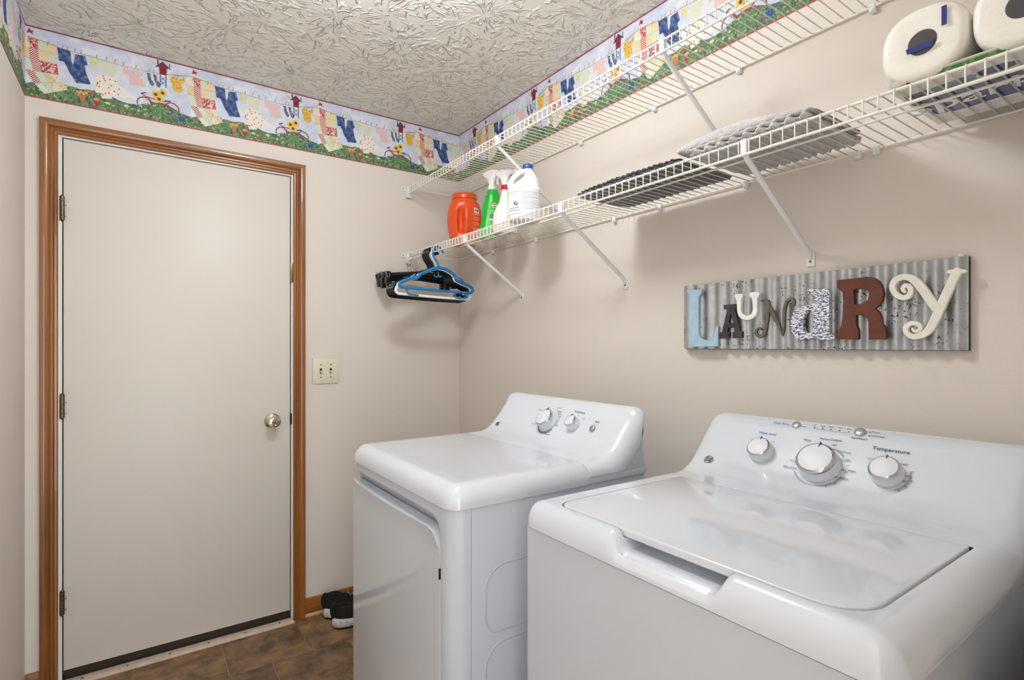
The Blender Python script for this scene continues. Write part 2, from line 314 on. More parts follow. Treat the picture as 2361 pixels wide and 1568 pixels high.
# wallpaper border: clothes-line print repeated every 0.518 m
def border_tile():
    c = Canvas(518, 260, 2, (206, 212, 226), 3); X, Y = c.x, c.y
    n1 = vnoise(X, Y, 518/11, 3)[..., None]; n2 = vnoise(X, Y, 518/37, 5)[..., None]
    c.a = np.array((196, 204, 224.))*(1-n1)+np.array((226, 228, 234.))*n1+(n2-.5)*16
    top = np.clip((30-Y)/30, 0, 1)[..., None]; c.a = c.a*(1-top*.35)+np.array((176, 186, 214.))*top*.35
    hill = 196+11*np.sin(X/518*2*PI*2+.9)+7*np.sin(X/518*2*PI*3+2)+8*(vnoise(X, Y*0, 518/26, 8)-.5)
    def grass(m):
        g = vnoise(X, Y, 518/64, 11); g2 = vnoise(X*1.5, Y, 518/128, 12); g3 = vnoise(X, Y, 518/120, 13)
        col = np.array((58, 96, 66.))*(1-g[..., None])+np.array((132, 158, 108.))*g[..., None]
        col = np.where((g2 < .2)[..., None], np.array((30, 60, 44.)), col); col = np.where((g3 > .86)[..., None], np.array((206, 216, 190.)), col)
        g4 = vnoise(X, Y, 518/74, 17); col = np.where((g4 > .9)[..., None], np.array((196, 84, 70.)), col); col = np.where((g4 < .06)[..., None], np.array((220, 190, 96.)), col)
        c.a[m] = col[m]
    grass(Y > hill)
    for dx in (-518, 0, 518):
        q = lambda pts: [(x+dx, y) for x, y in pts]
        # quilt of patches swaying into the grass
        cols = [(230, 222, 200), (160, 50, 72), (214, 218, 190), (224, 206, 160), (232, 226, 214), (190, 70, 80), (216, 224, 206), (228, 180, 110)]
        Lf = [(-14, 38), (-16, 80), (-12, 120), (0, 165), (26, 208), (54, 240)]; Rt = [(84, 50), (90, 84), (90, 120), (94, 158), (104, 184), (122, 206)]
        rr = random.Random(4)
        for i in range(5):
            for j in range(4):
                f = lambda t, A, B: (A[0]+(B[0]-A[0])*t, A[1]+(B[1]-A[1])*t)
                a, b2, c2, d2 = f(j/4, Lf[i], Rt[i]), f((j+1)/4, Lf[i], Rt[i]), f((j+1)/4, Lf[i+1], Rt[i+1]), f(j/4, Lf[i+1], Rt[i+1])
                cc = cols[(i*3+j*5+(i*j) % 3) % 8]; style = rr.randrange(4)
                if cc[0] in (160, 190): tx = (lambda x, y: ((np.floor(x/4)+np.floor(y/4)) % 2)) if style % 2 else (lambda x, y: (vnoise(x, y, 3, 2) > .55)*1.); c.poly(q([a, b2, c2, d2]), (cc, (236, 214, 200)), tx)
                elif cc[0] == 228: c.poly(q([a, b2, c2, d2]), (cc, (240, 232, 206)), lambda x, y: (((x*.6-y)/5 % 1) > .5)*1.)
                else: c.poly(q([a, b2, c2, d2]), (cc, (150, 160, 120)), lambda x, y: (vnoise(x, y, 5, 9) > .86)*.6)
                c.line(q([a, b2]), 1, (180, 160, 140))
        # clothes line
        c.line(q([(-60, 52), (0, 42), (60, 48), (100, 57), (190, 60), (270, 66), (360, 66), (430, 60), (458, 54), (518, 42)]), 2, (150, 132, 92))
        for px in (8, 62, 104, 118, 140, 158, 206, 236, 262, 290, 330, 374, 388, 470, 492): c.line(q([(px+3, 42+px*.025), (px, 58+px*.012)]), 3, (176, 140, 84))
        c.poly(q([(10, 10), (18, 18), (26, 16), (20, 24), (24, 32), (14, 26), (4, 30), (8, 20)]), (160, 40, 50))
        # jeans
        jt = lambda x, y: np.clip(vnoise(x, y, 9, 21)*1.3-.25, 0, 1)
        jc = ((36, 56, 110), (104, 128, 170))
        c.poly(q([(90, 56), (128, 58), (131, 92), (135, 108), (140, 90), (142, 66), (172, 62), (180, 96), (170, 100), (176, 130), (189, 168), (146, 174), (126, 140), (110, 104), (96, 104)]), jc, jt)
        c.line(q([(110, 104), (128, 100), (133, 112)]), 1.5, (26, 40, 84)); c.line(q([(163, 64), (171, 100)]), 1.5, (26, 40, 84)); c.line(q([(146, 166), (188, 160)]), 2, (26, 40, 84))
        # pale shirt and flowered overalls
        c.poly(q([(186, 66), (212, 64), (214, 84), (208, 100), (190, 92)]), ((222, 216, 170), (196, 196, 130)), lambda x, y: (vnoise(x, y, 4, 5) > .6)*1.)
        c.poly(q([(214, 72), (262, 70), (272, 92), (262, 98), (264, 118), (224, 118), (222, 92)]), (214, 218, 192))
        ov = q([(206, 122), (266, 120), (276, 146), (306, 168), (320, 180), (292, 194), (262, 184), (254, 206), (224, 212), (216, 190), (204, 196), (206, 160)])
        c.poly(ov, (236, 228, 214)); rr2 = random.Random(9)
        for _ in range(26):
            x, y = rr2.uniform(206, 306), rr2.uniform(124, 206); mk = ((X-x-dx)**2+(Y-y)**2 < 6) & c.pmask(ov); c.put(mk, (186, 60, 66))
        # striped shirt
        c.poly(q([(282, 70), (302, 66), (308, 72), (320, 72), (326, 68), (350, 76), (352, 92), (346, 94), (366, 130), (312, 136), (306, 96), (288, 98)]), ((238, 232, 226), (198, 104, 104)), lambda x, y: (((x-y*.25)/5.5 % 1) > .68)*1.)
        # socks
        for sx in (366, 388):
            c.poly(q([(sx, 70), (sx+12, 70), (sx+15, 90), (sx+26, 108), (sx+20, 120), (sx+12, 114), (sx+4, 94)]), ((72, 80, 104), (150, 156, 150)), lambda x, y: (vnoise(x, y, 3, 6) > .6)*1.)
        # birdhouse on a blue post
        c.poly(q([(400, 34), (420, 12), (444, 32), (436, 34), (434, 64), (410, 64), (408, 36)]), ((150, 36, 44), (96, 30, 44)), lambda x, y: ((x/6 % 1) > .7)*1.)
        c.line(q([(398, 36), (420, 12), (446, 34)]), 4, (50, 56, 90)); c.ell(421+dx, 46, 4, 5, (50, 24, 40)); c.line(q([(404, 8), (404, 24)]), 5, (60, 70, 100)); c.line(q([(444, 14), (444, 26)]), 4, (150, 40, 50))
        c.line(q([(412, 66), (412, 112)]), 3, (40, 66, 132)); c.line(q([(432, 66), (432, 112)]), 3, (40, 66, 132)); c.line(q([(412, 70), (432, 88), (412, 106)]), 2, (40, 66, 132)); c.line(q([(432, 70), (412, 88), (432, 106)]), 2, (40, 66, 132))
        c.ell(388+dx, 24, 6, 4, (224, 190, 100))
        # yellow top
        c.poly(q([(450, 60), (470, 56), (476, 66), (496, 58), (500, 70), (486, 84), (492, 104), (480, 124), (458, 118), (452, 92), (446, 76)]), ((226, 184, 74), (170, 110, 50)), lambda x, y: (vnoise(x, y, 3.4, 14) > .72)*1.)
        # bicycle, sunflowers, pots and can
        for wx in (360, 452):
            for rad in (25, ): m_ = np.abs(np.hypot(X-wx-dx, Y-196)-rad) < 2; c.put(m_ & (Y < 204), (120, 40, 60))
        c.line(q([(352, 160), (366, 168), (380, 186), (440, 184), (452, 196)]), 4, (176, 44, 60)); c.line(q([(366, 168), (430, 172)]), 4, (176, 44, 60)); c.line(q([(348, 158), (362, 152)]), 4, (60, 30, 40)); c.line(q([(430, 168), (446, 166)]), 5, (60, 30, 40))
        c.line(q([(404, 150), (410, 200)]), 4, (60, 110, 60))
        for fx, fy in ((397, 150), (420, 138), (408, 166)):
            for k in range(10): c.ell(fx+dx+10*math.cos(k*.63), fy+10*math.sin(k*.63), 5, 5, (228, 188, 66))
            c.ell(fx+dx, fy, 6, 6, (72, 60, 24))
        for k in range(16): c.line(q([(412, 208), (412+34*math.cos(k*.39), 208+22*math.sin(k*.39))]), 3, (70, 118, 70) if k % 2 else (120, 160, 110))
        c.poly(q([(152, 214), (176, 214), (170, 236), (158, 236)]), (198, 110, 76))
        for k in range(7): c.ell(150+dx+k*4.5, 206+4*math.sin(k*2), 4, 5, (226, 168, 70))
        c.poly(q([(196, 222), (216, 224), (212, 242), (200, 242)]), (176, 50, 44)); c.ell(206+dx, 220, 9, 6, (216, 150, 130)); c.ell(240+dx, 226, 8, 5, (216, 210, 130)); c.ell(300+dx, 222, 9, 5, (206, 214, 150)); c.ell(270+dx, 236, 7, 4, (186, 70, 70))
        c.poly(q([(474, 222), (496, 218), (498, 238), (478, 242)]), (44, 76, 140)); c.line(q([(496, 224), (512, 214)]), 3, (44, 76, 140)); c.line(q([(474, 226), (464, 218), (466, 236)]), 3, (70, 100, 150))
    c.put(Y < 5, (140, 44, 62)); c.put(Y > 256, (178, 62, 66)); return c.out()
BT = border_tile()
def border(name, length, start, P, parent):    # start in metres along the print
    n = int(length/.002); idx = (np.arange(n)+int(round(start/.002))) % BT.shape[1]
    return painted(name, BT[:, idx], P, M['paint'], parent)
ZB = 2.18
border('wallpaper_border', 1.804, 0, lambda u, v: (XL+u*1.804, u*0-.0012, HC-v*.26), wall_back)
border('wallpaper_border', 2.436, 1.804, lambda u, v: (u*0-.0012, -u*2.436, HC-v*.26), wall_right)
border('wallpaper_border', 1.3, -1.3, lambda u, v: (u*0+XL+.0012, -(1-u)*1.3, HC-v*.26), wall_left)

# oak casing: fluted profile swept round the opening
prof = [(0, 0), (.0, .009), (.004, .012), (.012, .0125), (.016, .010), (.020, .0125), (.026, .0125), (.030, .0105), (.034, .014), (.040, .0175), (.052, .019), (.064, .0185), (.066, .016), (.066, 0)]   # (across, out)
def casing_piece(name, m, f):
    n = len(prof); vs = []
    for s in (0, 1): vs += [f(a, o, s) for a, o in prof]
    fs = [(i, (i+1) % n, n+(i+1) % n, n+i) for i in range(n)]+[tuple(range(n))[::-1], tuple(range(n, 2*n))]
    return mesh(name, vs, fs, m, trim, 30)
trim = empty('trim_1'); tag(trim, kind='structure')
CI = .066
casing_piece('casing_side', M['wood_z'], lambda a, o, s: (DL-.011-a*.79, -o, 0 if s == 0 else DT+.006+a*.79))
casing_piece('casing_side', M['wood_z'], lambda a, o, s: (DR+.008+a*.79, -o, 0 if s == 0 else DT+.006+a*.79))
casing_piece('casing_head', M['wood_x'], lambda a, o, s: ((DL-.011-a*.79) if s == 0 else (DR+.008+a*.79), -o, DT+.006+a*.79))
# white jamb lining
bm = bmesh.new(); add_box(bm, DL-.012, DL, -.002, .1, 0, DT+.012); add_box(bm, DR, DR+.012, -.002, .1, 0, DT+.012); add_box(bm, DL, DR, -.002, .1, DT, DT+.012)
add_box(bm, DL, DL+.014, .05, .065, 0, DT); add_box(bm, DR-.014, DR, .05, .065, 0, DT); bmo('jamb', bm, M['white_trim'], trim, None)
box('jamb_backing', DL, DR, .1, .112, 0, DT, M['dark'], trim)
# baseboards
def baseboard(name, f, L, m, shoe=True):
    p = [(0, 0), (.012, 0), (.012, .048), (.010, .054), (.010, .058), (.006, .068), (0, .071)]; n = len(p)
    vs = [f(0, o, z) for o, z in p]+[f(L, o, z) for o, z in p]; fs = [(i, (i+1) % n, n+(i+1) % n, n+i) for i in range(n)]+[tuple(range(n))[::-1], tuple(range(n, 2*n))]
    return tag(mesh(name, vs, fs, m, None, 30), kind='structure')
bb = baseboard('baseboard_back', lambda s, o, z: (DR+.0585+s, -o, z+.012), .816, M['wood_x']); box('shoe_strip', DR+.0585, -.008, -.016, 0, 0, .013, M['raw'], bb)
baseboard('baseboard_corner', lambda s, o, z: (XL+s, -o, z), .042, M['wood_x'])
baseboard('baseboard_left', lambda s, o, z: (XL+o, -s-.012, z), 3.4, M['wood_y']); baseboard('baseboard_right', lambda s, o, z: (-o, -s-.012, z), 2.42, M['wood_y'])

# door slab
door = empty('door_1', (DL, 0, .045)); tag(door, kind='structure')
def at(o, par):                                # keep world coordinates while parenting to a moved empty
    o.parent = par; o.location = -Vector(par.location); return o
at(box('door_slab', DL+.004, DR-.004, .004, .04, .045, DT-.004, M['door'], bev=.0015), door)
at(box('door_sweep', DL+.004, DR-.004, .008, .04, .012, .046, M['sweep'], bev=.001), door)
def lathe_geo(prof_, n=24): 
    vs = []; fs = []
    for r, h in prof_: vs += [(r*math.cos(2*PI*k/n), r*math.sin(2*PI*k/n), h) for k in range(n)]
    for i in range(len(prof_)-1): fs += [(i*n+k, i*n+(k+1) % n, (i+1)*n+(k+1) % n, (i+1)*n+k) for k in range(n)]
    fs += [tuple(range(n))[::-1], tuple((len(prof_)-1)*n+k for k in range(n))]; return vs, fs
def lathe(name, prof_, Mx, m, parent=None, n=24, smooth=40):
    vs, fs = lathe_geo(prof_, n); return mesh(name, [Mx @ Vector(v) for v in vs], fs, m, parent, smooth)
KM = frame_matrix((-.967, .004, .928), (1, 0, 0), (0, 0, 1))       # +z axis points to -y
kb = at(lathe('door_knob', [(.033, 0), (.033, .004), (.028, .009), (.014, .013), (.012, .028), (.016, .034), (.024, .040), (.027, .050), (.026, .058), (.022, .064), (.014, .066), (.013, .063), (.006, .063), (.005, .066), (.002, .066)], KM, M['nickel'], n=32), door)
k2 = box('keyhole', -.9685, -.9655, -.0635, -.0622, .922, .934, M['dark'], None); k2.parent = kb
for z in (1.784, 1.042, .305):
    vs, fs = [], []
    for i in range(5): tube_geo(vs, fs, [(DL+.001, -.006, z-.044+i*.0178), (DL+.001, -.006, z-.044+(i+1)*.0178-.0012)], .0075, 10)
    tube_geo(vs, fs, [(DL+.001, -.006, z-.049), (DL+.001, -.006, z-.045)], [.003, .006], 10); tube_geo(vs, fs, [(DL+.001, -.006, z+.045), (DL+.001, -.006, z+.049)], [.006, .003], 10)
    h = at(mesh('hinge', vs, fs, M['bronze'], None, 50), door)
    b_ = bmesh.new(); add_box(b_, DL-.006, DL+.006, -.004, .004, z-.044, z+.044); add_box(b_, DL+.006, DL+.014, -.004, -.001, z+.012, z+.014); add_box(b_, DL+.006, DL+.014, -.004, -.001, z-.03, z-.028)
    hl = bmo('hinge_leaf', b_, M['bronze']); hl.parent = h
box('strike_plate', DR-.004, DR+.012, -.006, .01, 1.562, 1.648, M['bronze'], trim, .001); box('strike_plate', DR-.004, DR+.003, -.004, .012, .905, .955, M['dark'], trim)
# threshold strip with screws
th = empty('trim_2'); tag(th, kind='structure')
box('threshold', DL-.004, DR+.006, -.044, .012, 0, .009, M['sill'], th, .002); box('sill_board', DL, DR, .006, .1, 0, .012, M['sweep'], th)
for i in range(6):
    o = lathe('screw', [(.0045, 0), (.0045, .001), (.003, .0012)], Matrix.Translation((DL+.06+i*.14, -.018, .009)), M['screw'], th, 10)

# two-gang switch plate
sp = empty('light_switch', (-.73, 0, 1.148)); tag(sp, 'cream two-gang wall plate with two toggle switches beside the door frame', 'light switch')
b_ = bmesh.new(); add_box(b_, -.061, .061, -.007, 0, -.0615, .0615, .004, 2); bmo('cover_plate', b_, M['cream'], sp)
for sx in (-.023, .023):
    b_ = bmesh.new(); add_box(b_, sx-.005, sx+.005, -.0078, -.005, -.012, .012); o = bmo('toggle_slot', b_, M['dark'], sp, None)
    b_ = bmesh.new(); add_box(b_, -.0035, .0035, -.012, 0, -.004, .004, .001, 1); t_ = bmo('toggle', b_, M['cream'], sp); t_.location = (sx, -.006, -.001); t_.rotation_euler = (.5, 0, 0)
    for sz in (-.030, .030): lathe('plate_screw', [(.0032, 0), (.0032, .001), (.002, .0015)], frame_matrix((sx, -.007, sz), (1, 0, 0), (0, 0, 1)), M['bronze'], sp, 10)

# ceiling lamp (above the frame; the room's own light)
lf = empty('ceiling_light', (*LAMP, HC)); tag(lf, 'round white glass flush-mount lamp in the middle of the ceiling', 'ceiling light')
lathe('lamp_base', [(.075, 0), (.075, -.014), (.06, -.032)], Matrix.Identity(4), M['white_pl'], lf, 32)
em = D.materials.new('lamp_glass'); em.use_nodes = True; nb = em.node_tree.nodes['Principled BSDF']; nb.inputs['Base Color'].default_value = (1, 1, 1, 1)
nb.inputs['Emission Color'].default_value = (.91, .955, 1.0, 1); nb.inputs['Emission Strength'].default_value = LAMP_W
lathe('lamp_shade', [(.07, -.03), (.112, -.05), (.125, -.08), (.118, -.115), (.09, -.145), (.05, -.158), (.015, -.161)], Matrix.Identity(4), em, lf, 24)

# ------------------------------------------------------------------ washer and dryer
RIGHT = Vector((0, -1, 0))
def machine_cover(name, X0, yl, yr, rows, mat_, parent, cut=None, side_poly=None, scoop=None, ncol=24, rw=.045):
    """rows: (x, z, xi, zi) outer and inset outline from the nose to the back; sides rounded through a quarter arc."""
    na = 7; cols = []
    for k in range(na+1): a = PI/2*(1-k/na); cols.append(('L', a))
    ys = list(np.linspace(yl-rw, yr+rw, ncol+1))[1:-1]
    if scoop: ys = sorted(set(list(ys)+list(np.linspace(scoop[0]+.02, scoop[1]-.02, 40))), reverse=True)
    cols += [('M', y) for y in ys]
    for k in range(na+1): cols.append(('R', PI/2*k/na))
    vs = []; fs = []; nc = len(cols)
    for (x, z, xi, zi) in rows:
        for t, a in cols:
            if t == 'M':
                y = a; zz, xx = z, x
                if scoop:
                    s = min(max((scoop[0]-a)/.03, 0), 1)*min(max((a-scoop[1])/.03, 0), 1); s = s*s*(3-2*s)
                    g = min(max((x-X0+.002)/.004, 0), 1)*min(max((X0+.085-x)/.01, 0), 1); zz = z-s*g*scoop[2](x, z)
                vs.append((xx, y, zz))
            else:
                c, s = math.cos(a), math.sin(a); xx = xi+(x-xi)*c; zz = zi+(z-zi)*c
                y = (yl-rw+rw*s) if t == 'L' else (yr+rw-rw*s); vs.append((xx, y, zz))
    for j in range(len(rows)-1):
        for i in range(nc-1): fs.append((j*nc+i, (j+1)*nc+i, (j+1)*nc+i+1, j*nc+i+1))
    Lc = [j*nc for j in range(len(rows))]; Rc = [j*nc+nc-1 for j in range(len(rows))]
    base = len(vs); sp_ = side_poly
    vs += [(x, yl, z) for x, z in sp_]; fs.append(tuple(Lc)+tuple(base+len(sp_)-1-i for i in range(len(sp_)))[::1][::1])
    b2 = len(vs); vs += [(x, yr, z) for x, z in sp_]; fs.append((tuple(Rc)+tuple(b2+len(sp_)-1-i for i in range(len(sp_))))[::-1])
    for i in range(len(sp_)-1): fs.append((base+i, base+i+1, b2+i+1, b2+i))
    fs.append((Rc[0], b2)+(base, Lc[0])+tuple(range(Lc[0]+1, Rc[0]))) if False else None
    fs.append(tuple(j for j in range(0, nc))+(b2, base)); last = (len(rows)-1)*nc
    fs.append(tuple(last+j for j in range(nc))[::-1]+(base+len(sp_)-1, b2+len(sp_)-1))
    bm_ = bmesh.new(); bv = [bm_.verts.new(v) for v in vs]
    for f in fs:
        if f is None: continue
        try: bm_.faces.new([bv[i] for i in f])
        except ValueError: pass
    bmesh.ops.remove_doubles(bm_, verts=bm_.verts, dist=.00005)
    return bmo(name, bm_, mat_, parent, 38)
def nose_rows(X0, zb, zt, rx, n=9, rw=.045):
    out = []
    for i in range(n+1):
        a = PI/2*i/n; x = X0+rx*(1-math.cos(a)); z = zb+(zt-zb)*math.sin(a)
        out.append((x, z, x+.034*math.cos(a), z-(zt-zb-.006)*math.sin(a)))
    return out
ZLB, ZLT = .895, .948
def panel_rows(pts, dn=.046):                  # smooth rows through (x, z) with inward normals for the side rounding
    P = smooth_path([(x, z, 0) for x, z in pts], 5); out = []
    for i, p in enumerate(P):
        a, b_ = P[max(0, i-1)], P[min(len(P)-1, i+1)]; t = (b_-a).normalized(); n = Vector((-t.y, t.x, 0)); q = p-n*dn; out.append((p.x, p.y, q.x, q.y))
    return out
def fix_inner(rows):                           # inset outline must not run backwards in x
    out = []; mx = -9
    for x, z, xi, zi in rows: mx = max(mx, xi); out.append((x, z, mx, zi))
    return out

# ---- dryer
DX0, DYL, DYR = -.892, -.857, -1.552
dryer = empty('dryer', (-.56, -1.2, 0)); tag(dryer, 'white front-loading clothes dryer with two dials, farther machine near the corner', 'dryer')
def inn(o, par=dryer): o.parent = par; o.location = -Vector(par.location); return o
def deck(x0, x1, n): return [(x, ZLT, x, ZLT-(ZLT-ZLB-.006)) for x in np.linspace(x0, x1, n)]
rows = nose_rows(DX0, ZLB, ZLT, .042)+deck(DX0+.07, -.50, 6)+[(-.47, ZLT, -.47, ZLB+.006)]
sd = [(DX0+.034, ZLB), (-.47, ZLB)]
inn(machine_cover('top_cover', DX0, DYL, DYR, rows, M['enamel'], None, side_poly=sd))
inn(box('rear_ledge', -.472, -.238, DYR+.003, DYL-.003, ZLB, .912, M['enamel'], bev=.002))
cp = [(-.4685, .9478), (-.430, .9475), (-.393, .951), (-.359, .970), (-.335, .994), (-.308, .0+1.026), (-.286, 1.054), (-.274, 1.072), (-.262, 1.083), (-.244, 1.086), (-.228, 1.080)]
cr_ = panel_rows(cp); cr_ = [(x, z, (xi if x > -.43 else x+(xi-x)), zi) for x, z, xi, zi in cr_]
cr_ = fix_inner(cr_)
# side outline of the console wrap: rounded foot, swept-back rear edge
sdc = [(x, z) for x, z in [(q[2], max(q[3], .9135)) for q in fix_inner(panel_rows(cp, .055))]]
sdc = [p for i, p in enumerate(sdc) if p[0] < -.262 and p[1] < 1.03]+[(-.258, 1.028)]
cr2 = [(x, z, min(xi, -.257), min(max(zi, .9145), 1.04)) for x, z, xi, zi in cr_]
inn(machine_cover('control_console', -.47, DYL, DYR, cr2, M['console'], None, side_poly=sdc))
# steel rear of the console
pr = [(-.41, .905), (-.24, .905), (-.246, .93), (-.262, 1.050), (-.280, 1.025), (-.325, .955), (-.385, .905)]
vs = [(x, DYL-.006, z) for x, z in pr]+[(x, DYR+.006, z) for x, z in pr]; n = len(pr)
inn(mesh('console_back', vs, [(i, (i+1) % n, n+(i+1) % n, n+i) for i in range(n)]+[tuple(range(n))[::-1], tuple(range(n, 2*n))], M['enamel_soft']))
inn(box('console_base', -.469, -.36, DYR+.02, DYL-.02, .905, .937, M['console'], None, .002))
# cabinet with side panel embossing
inn(box('cabinet', -.833, -.242, DYR+.010, DYL-.010, .02, ZLB, M['enamel_soft'], bev=.002))
for z0, z1 in ((.585, .745), (.40, .56)):
    P = [(p[0], DYR+.0098, p[1]) for p in [(q[0]-.78+.78, q[1]) for q in [(-.30-.0, z0), (-.30, z1)]]]
    pts = []
    for cx_, cz_, a0 in ((-.34, z1-.04, 0), (-.735, z1-.06, 90), (-.755, z0+.04, 180), (-.34, z0+.04, 270)):
        r_ = .04 if cx_ > -.5 else (.06 if a0 == 90 else .04)
        for k in range(9): a = math.radians(a0+k*90/8); pts.append((cx_+r_*math.cos(a), DYR+.0105, cz_+r_*math.sin(a)))
    vs, fs = [], []; tube_geo(vs, fs, pts, .004, 8, closed=True, flat=.4, flatdir=(0, 1, 0)); inn(mesh('side_rib', vs, fs, M['enamel_soft'], None, 60))
# front frame: rounded upright corners, pocket above the door
def rounded_plan(x0, yl, yr, xb, r, n=8):
    pts = [(xb, yl)]; 
    for k in range(n+1): a = PI/2*k/n; pts.append((x0+r-r*math.sin(a), yl-r+r*math.cos(a)))
    for k in range(n+1): a = PI/2*k/n; pts.append((x0+r-r*math.cos(a), yr+r-r*math.sin(a)))
    pts.append((xb, yr)); return pts
def plan_prism(name, pts, z0, z1, m, bev=0):
    n = len(pts); bm_ = bmesh.new(); a = [bm_.verts.new((x, y, z0)) for x, y in pts]; b_ = [bm_.verts.new((x, y, z1)) for x, y in pts]
    bm_.faces.new(a); bm_.faces.new(b_[::-1])
    for i in range(n): bm_.faces.new((a[i], a[(i+1) % n], b_[(i+1) % n], b_[i]))
    bmesh.ops.recalc_face_normals(bm_, faces=bm_.faces)
    if bev: bmesh.ops.bevel(bm_, geom=[e for e in bm_.edges if all(abs(v.co.z-z1) < 1e-6 for v in e.verts)], offset=bev, segments=3, profile=.5, affect='EDGES')
    return bmo(name, bm_, m, None, 35)
front = plan_prism('front_frame', rounded_plan(-.884, DYL-.006, DYR+.008, -.835, .046), .03, ZLB-.002, M['enamel_soft'])
def bake_bool(o, cutters):
    for c in cutters:
        md = o.modifiers.new('cut', 'BOOLEAN'); md.operation = 'DIFFERENCE'; md.object = c; md.solver = 'EXACT'
    dg = bpy.context.evaluated_depsgraph_get(); dg.update(); me = D.meshes.new_from_object(o.evaluated_get(dg)); o.modifiers.clear(); o.data = me
    me.polygons.foreach_set('use_smooth', [True]*len(me.polygons)); me.set_sharp_from_angle(angle=math.radians(35))
    for c in cutters: D.objects.remove(c)
def rr_outline(y0, y1, z0, z1, r, n=6):        # rounded rectangle in (y, z); y0 > y1; r = (tl, tr, br, bl)
    pts = []
    for (cy, cz, rr_, a0) in ((y0-r[0], z1-r[0], r[0], 0), (y1+r[1], z1-r[1], r[1], 90), (y1+r[2], z0+r[2], r[2], 180), (y0-r[3], z0+r[3], r[3], 270)):
        for k in range(n+1): a = math.radians(a0+90*k/n); pts.append((cy+rr_*math.cos(a), cz+rr_*math.sin(a)))
    return pts
def yz_prism(name, pts, x0, x1, m, bev=0):
    n = len(pts); bm_ = bmesh.new(); a = [bm_.verts.new((x0, y, z)) for y, z in pts]; b_ = [bm_.verts.new((x1, y, z)) for y, z in pts]
    bm_.faces.new(a); bm_.faces.new(b_[::-1])
    for i in range(n): bm_.faces.new((a[i], a[(i+1) % n], b_[(i+1) % n], b_[i]))
    bmesh.ops.recalc_face_normals(bm_, faces=bm_.faces)
    if bev: bmesh.ops.bevel(bm_, geom=[e for e in bm_.edges if all(abs(v.co.x-x0) < 1e-6 for v in e.verts)], offset=bev, segments=3, profile=.5, affect='EDGES')
    return bmo(name, bm_, m, None, 40)
cut = yz_prism('cutter', rr_outline(DYL-.012, -1.487, .06, .866, (.03, .05, .02, .02)), -.93, -.855, M['dark']); bpy.context.view_layer.update()
bake_bool(front, [cut]); inn(front)
# door panel, top edge a proud rolled lip that bows forward
def door_surface():
    ny, nz = 26, 30; y0, y1, z0, z1 = DYL-.014, -1.483, .062, .834; vs = []; fs = []
    zs = [z0+(z1-z0)*j/(nz-6) for j in range(nz-5)]
    for j, z in enumerate(zs):
        for i in range(ny+1):
            t = i/ny; y = y0+(y1-y0)*t; bow = .010*math.sin(PI*min(1, max(0, t)))
            zc = z
            # round the top right corner
            rc = .045; dy = y-y1; lim = z1
            if dy < rc: lim = z1-rc+math.sqrt(max(0, rc*rc-(rc-dy)**2))
            zc = min(z, lim)
            lip = (.002+.006*min(1, t/.12))*math.exp(-((z1-zc)/.012)**2)
            vs.append((-.886-bow-lip, y, zc))
    base = len(vs); c = ny+1; R = len(zs)
    for j in range(R-1):
        for i in range(ny): fs.append((j*c+i, j*c+i+1, (j+1)*c+i+1, (j+1)*c+i))
    vs += [(-.862, v[1], v[2]) for v in vs[:base]]
    for i in range(ny): fs.append(((R-1)*c+i, (R-1)*c+i+1, base+(R-1)*c+i+1, base+(R-1)*c+i)); fs.append((i+1, i, base+i, base+i+1))
    for j in range(R-1): fs.append((j*c, (j+1)*c, base+(j+1)*c, base+j*c)); fs.append(((j+1)*c+ny, j*c+ny, base+j*c+ny, base+(j+1)*c+ny))
    bm_ = bmesh.new(); bv = [bm_.verts.new(v) for v in vs]
    for f in fs:
        try: bm_.faces.new([bv[i] for i in f])
        except ValueError: pass
    bmesh.ops.remove_doubles(bm_, verts=bm_.verts, dist=.0004)
    return bmo('door', bm_, M['enamel'], None, 50)
inn(door_surface())
inn(box('hinge_cover', -.8875, -.880, -1.4855, -1.4825, .72, .745, M['black_pl']))

# ---- washer
WX0, WYL, WYR = -.805, -1.697, -2.385
washer = empty('washing_machine', (-.45, -2.04, 0)); tag(washer, 'white top-loading washing machine with three dials, nearest the camera', 'washing machine')
def inw(o): o.parent = washer; o.location = -Vector(washer.location); return o
pn = [(-.368, .9478), (-.335, .9475), (-.300, .951), (-.262, .968), (-.235, .993), (-.205, 1.026), (-.178, 1.055), (-.163, 1.071), (-.148, 1.081), (-.128, 1.085), (-.112, 1.080)]
pr_ = fix_inner(panel_rows(pn)); pr_ = [(x, z, min(xi, -.118), min(zi, 1.046)) for x, z, xi, zi in pr_]
rows = nose_rows(WX0, ZLB, ZLT, .030, 10)+[(x, ZLT, x, ZLB+.006) for x in (-.768, -.762, -.756, -.750, -.744, -.738, -.732, -.726, -.720, -.712, -.700, -.66, -.6, -.55, -.5, -.45, -.41)]+pr_+[(-.100, 1.06, -.100, 1.03), (-.095, .98, -.095, .97)]
depthf = lambda x, z: .030 if x > -.79 else .030*max(0, (z-ZLB)/.053)
cover = machine_cover('top_cover', WX0, WYL, WYR, rows, M['enamel'], None, side_poly=[(WX0+.034, ZLB), (-.095, ZLB)], scoop=(-1.945, -2.175, depthf))
def xy_outline(x0, x1, y0, y1, rf, rb, n=8):   # lid outline; front (x0) corners rf = (left, right)
    pts = []
    for (cx, cy, r, a0) in ((x0+rf[0], y0-rf[0], rf[0], 90), (x0+rf[1], y1+rf[1], rf[1], 180), (x1-rb, y1+rb, rb, 270), (x1-rb, y0-rb, rb, 0)):
        for k in range(n+1): a = math.radians(a0+90*k/n); pts.append((cx+r*math.cos(a), cy+r*math.sin(a)))
    return pts
LX0, LX1, LY0, LY1 = -.768, -.374, -1.775, -2.332
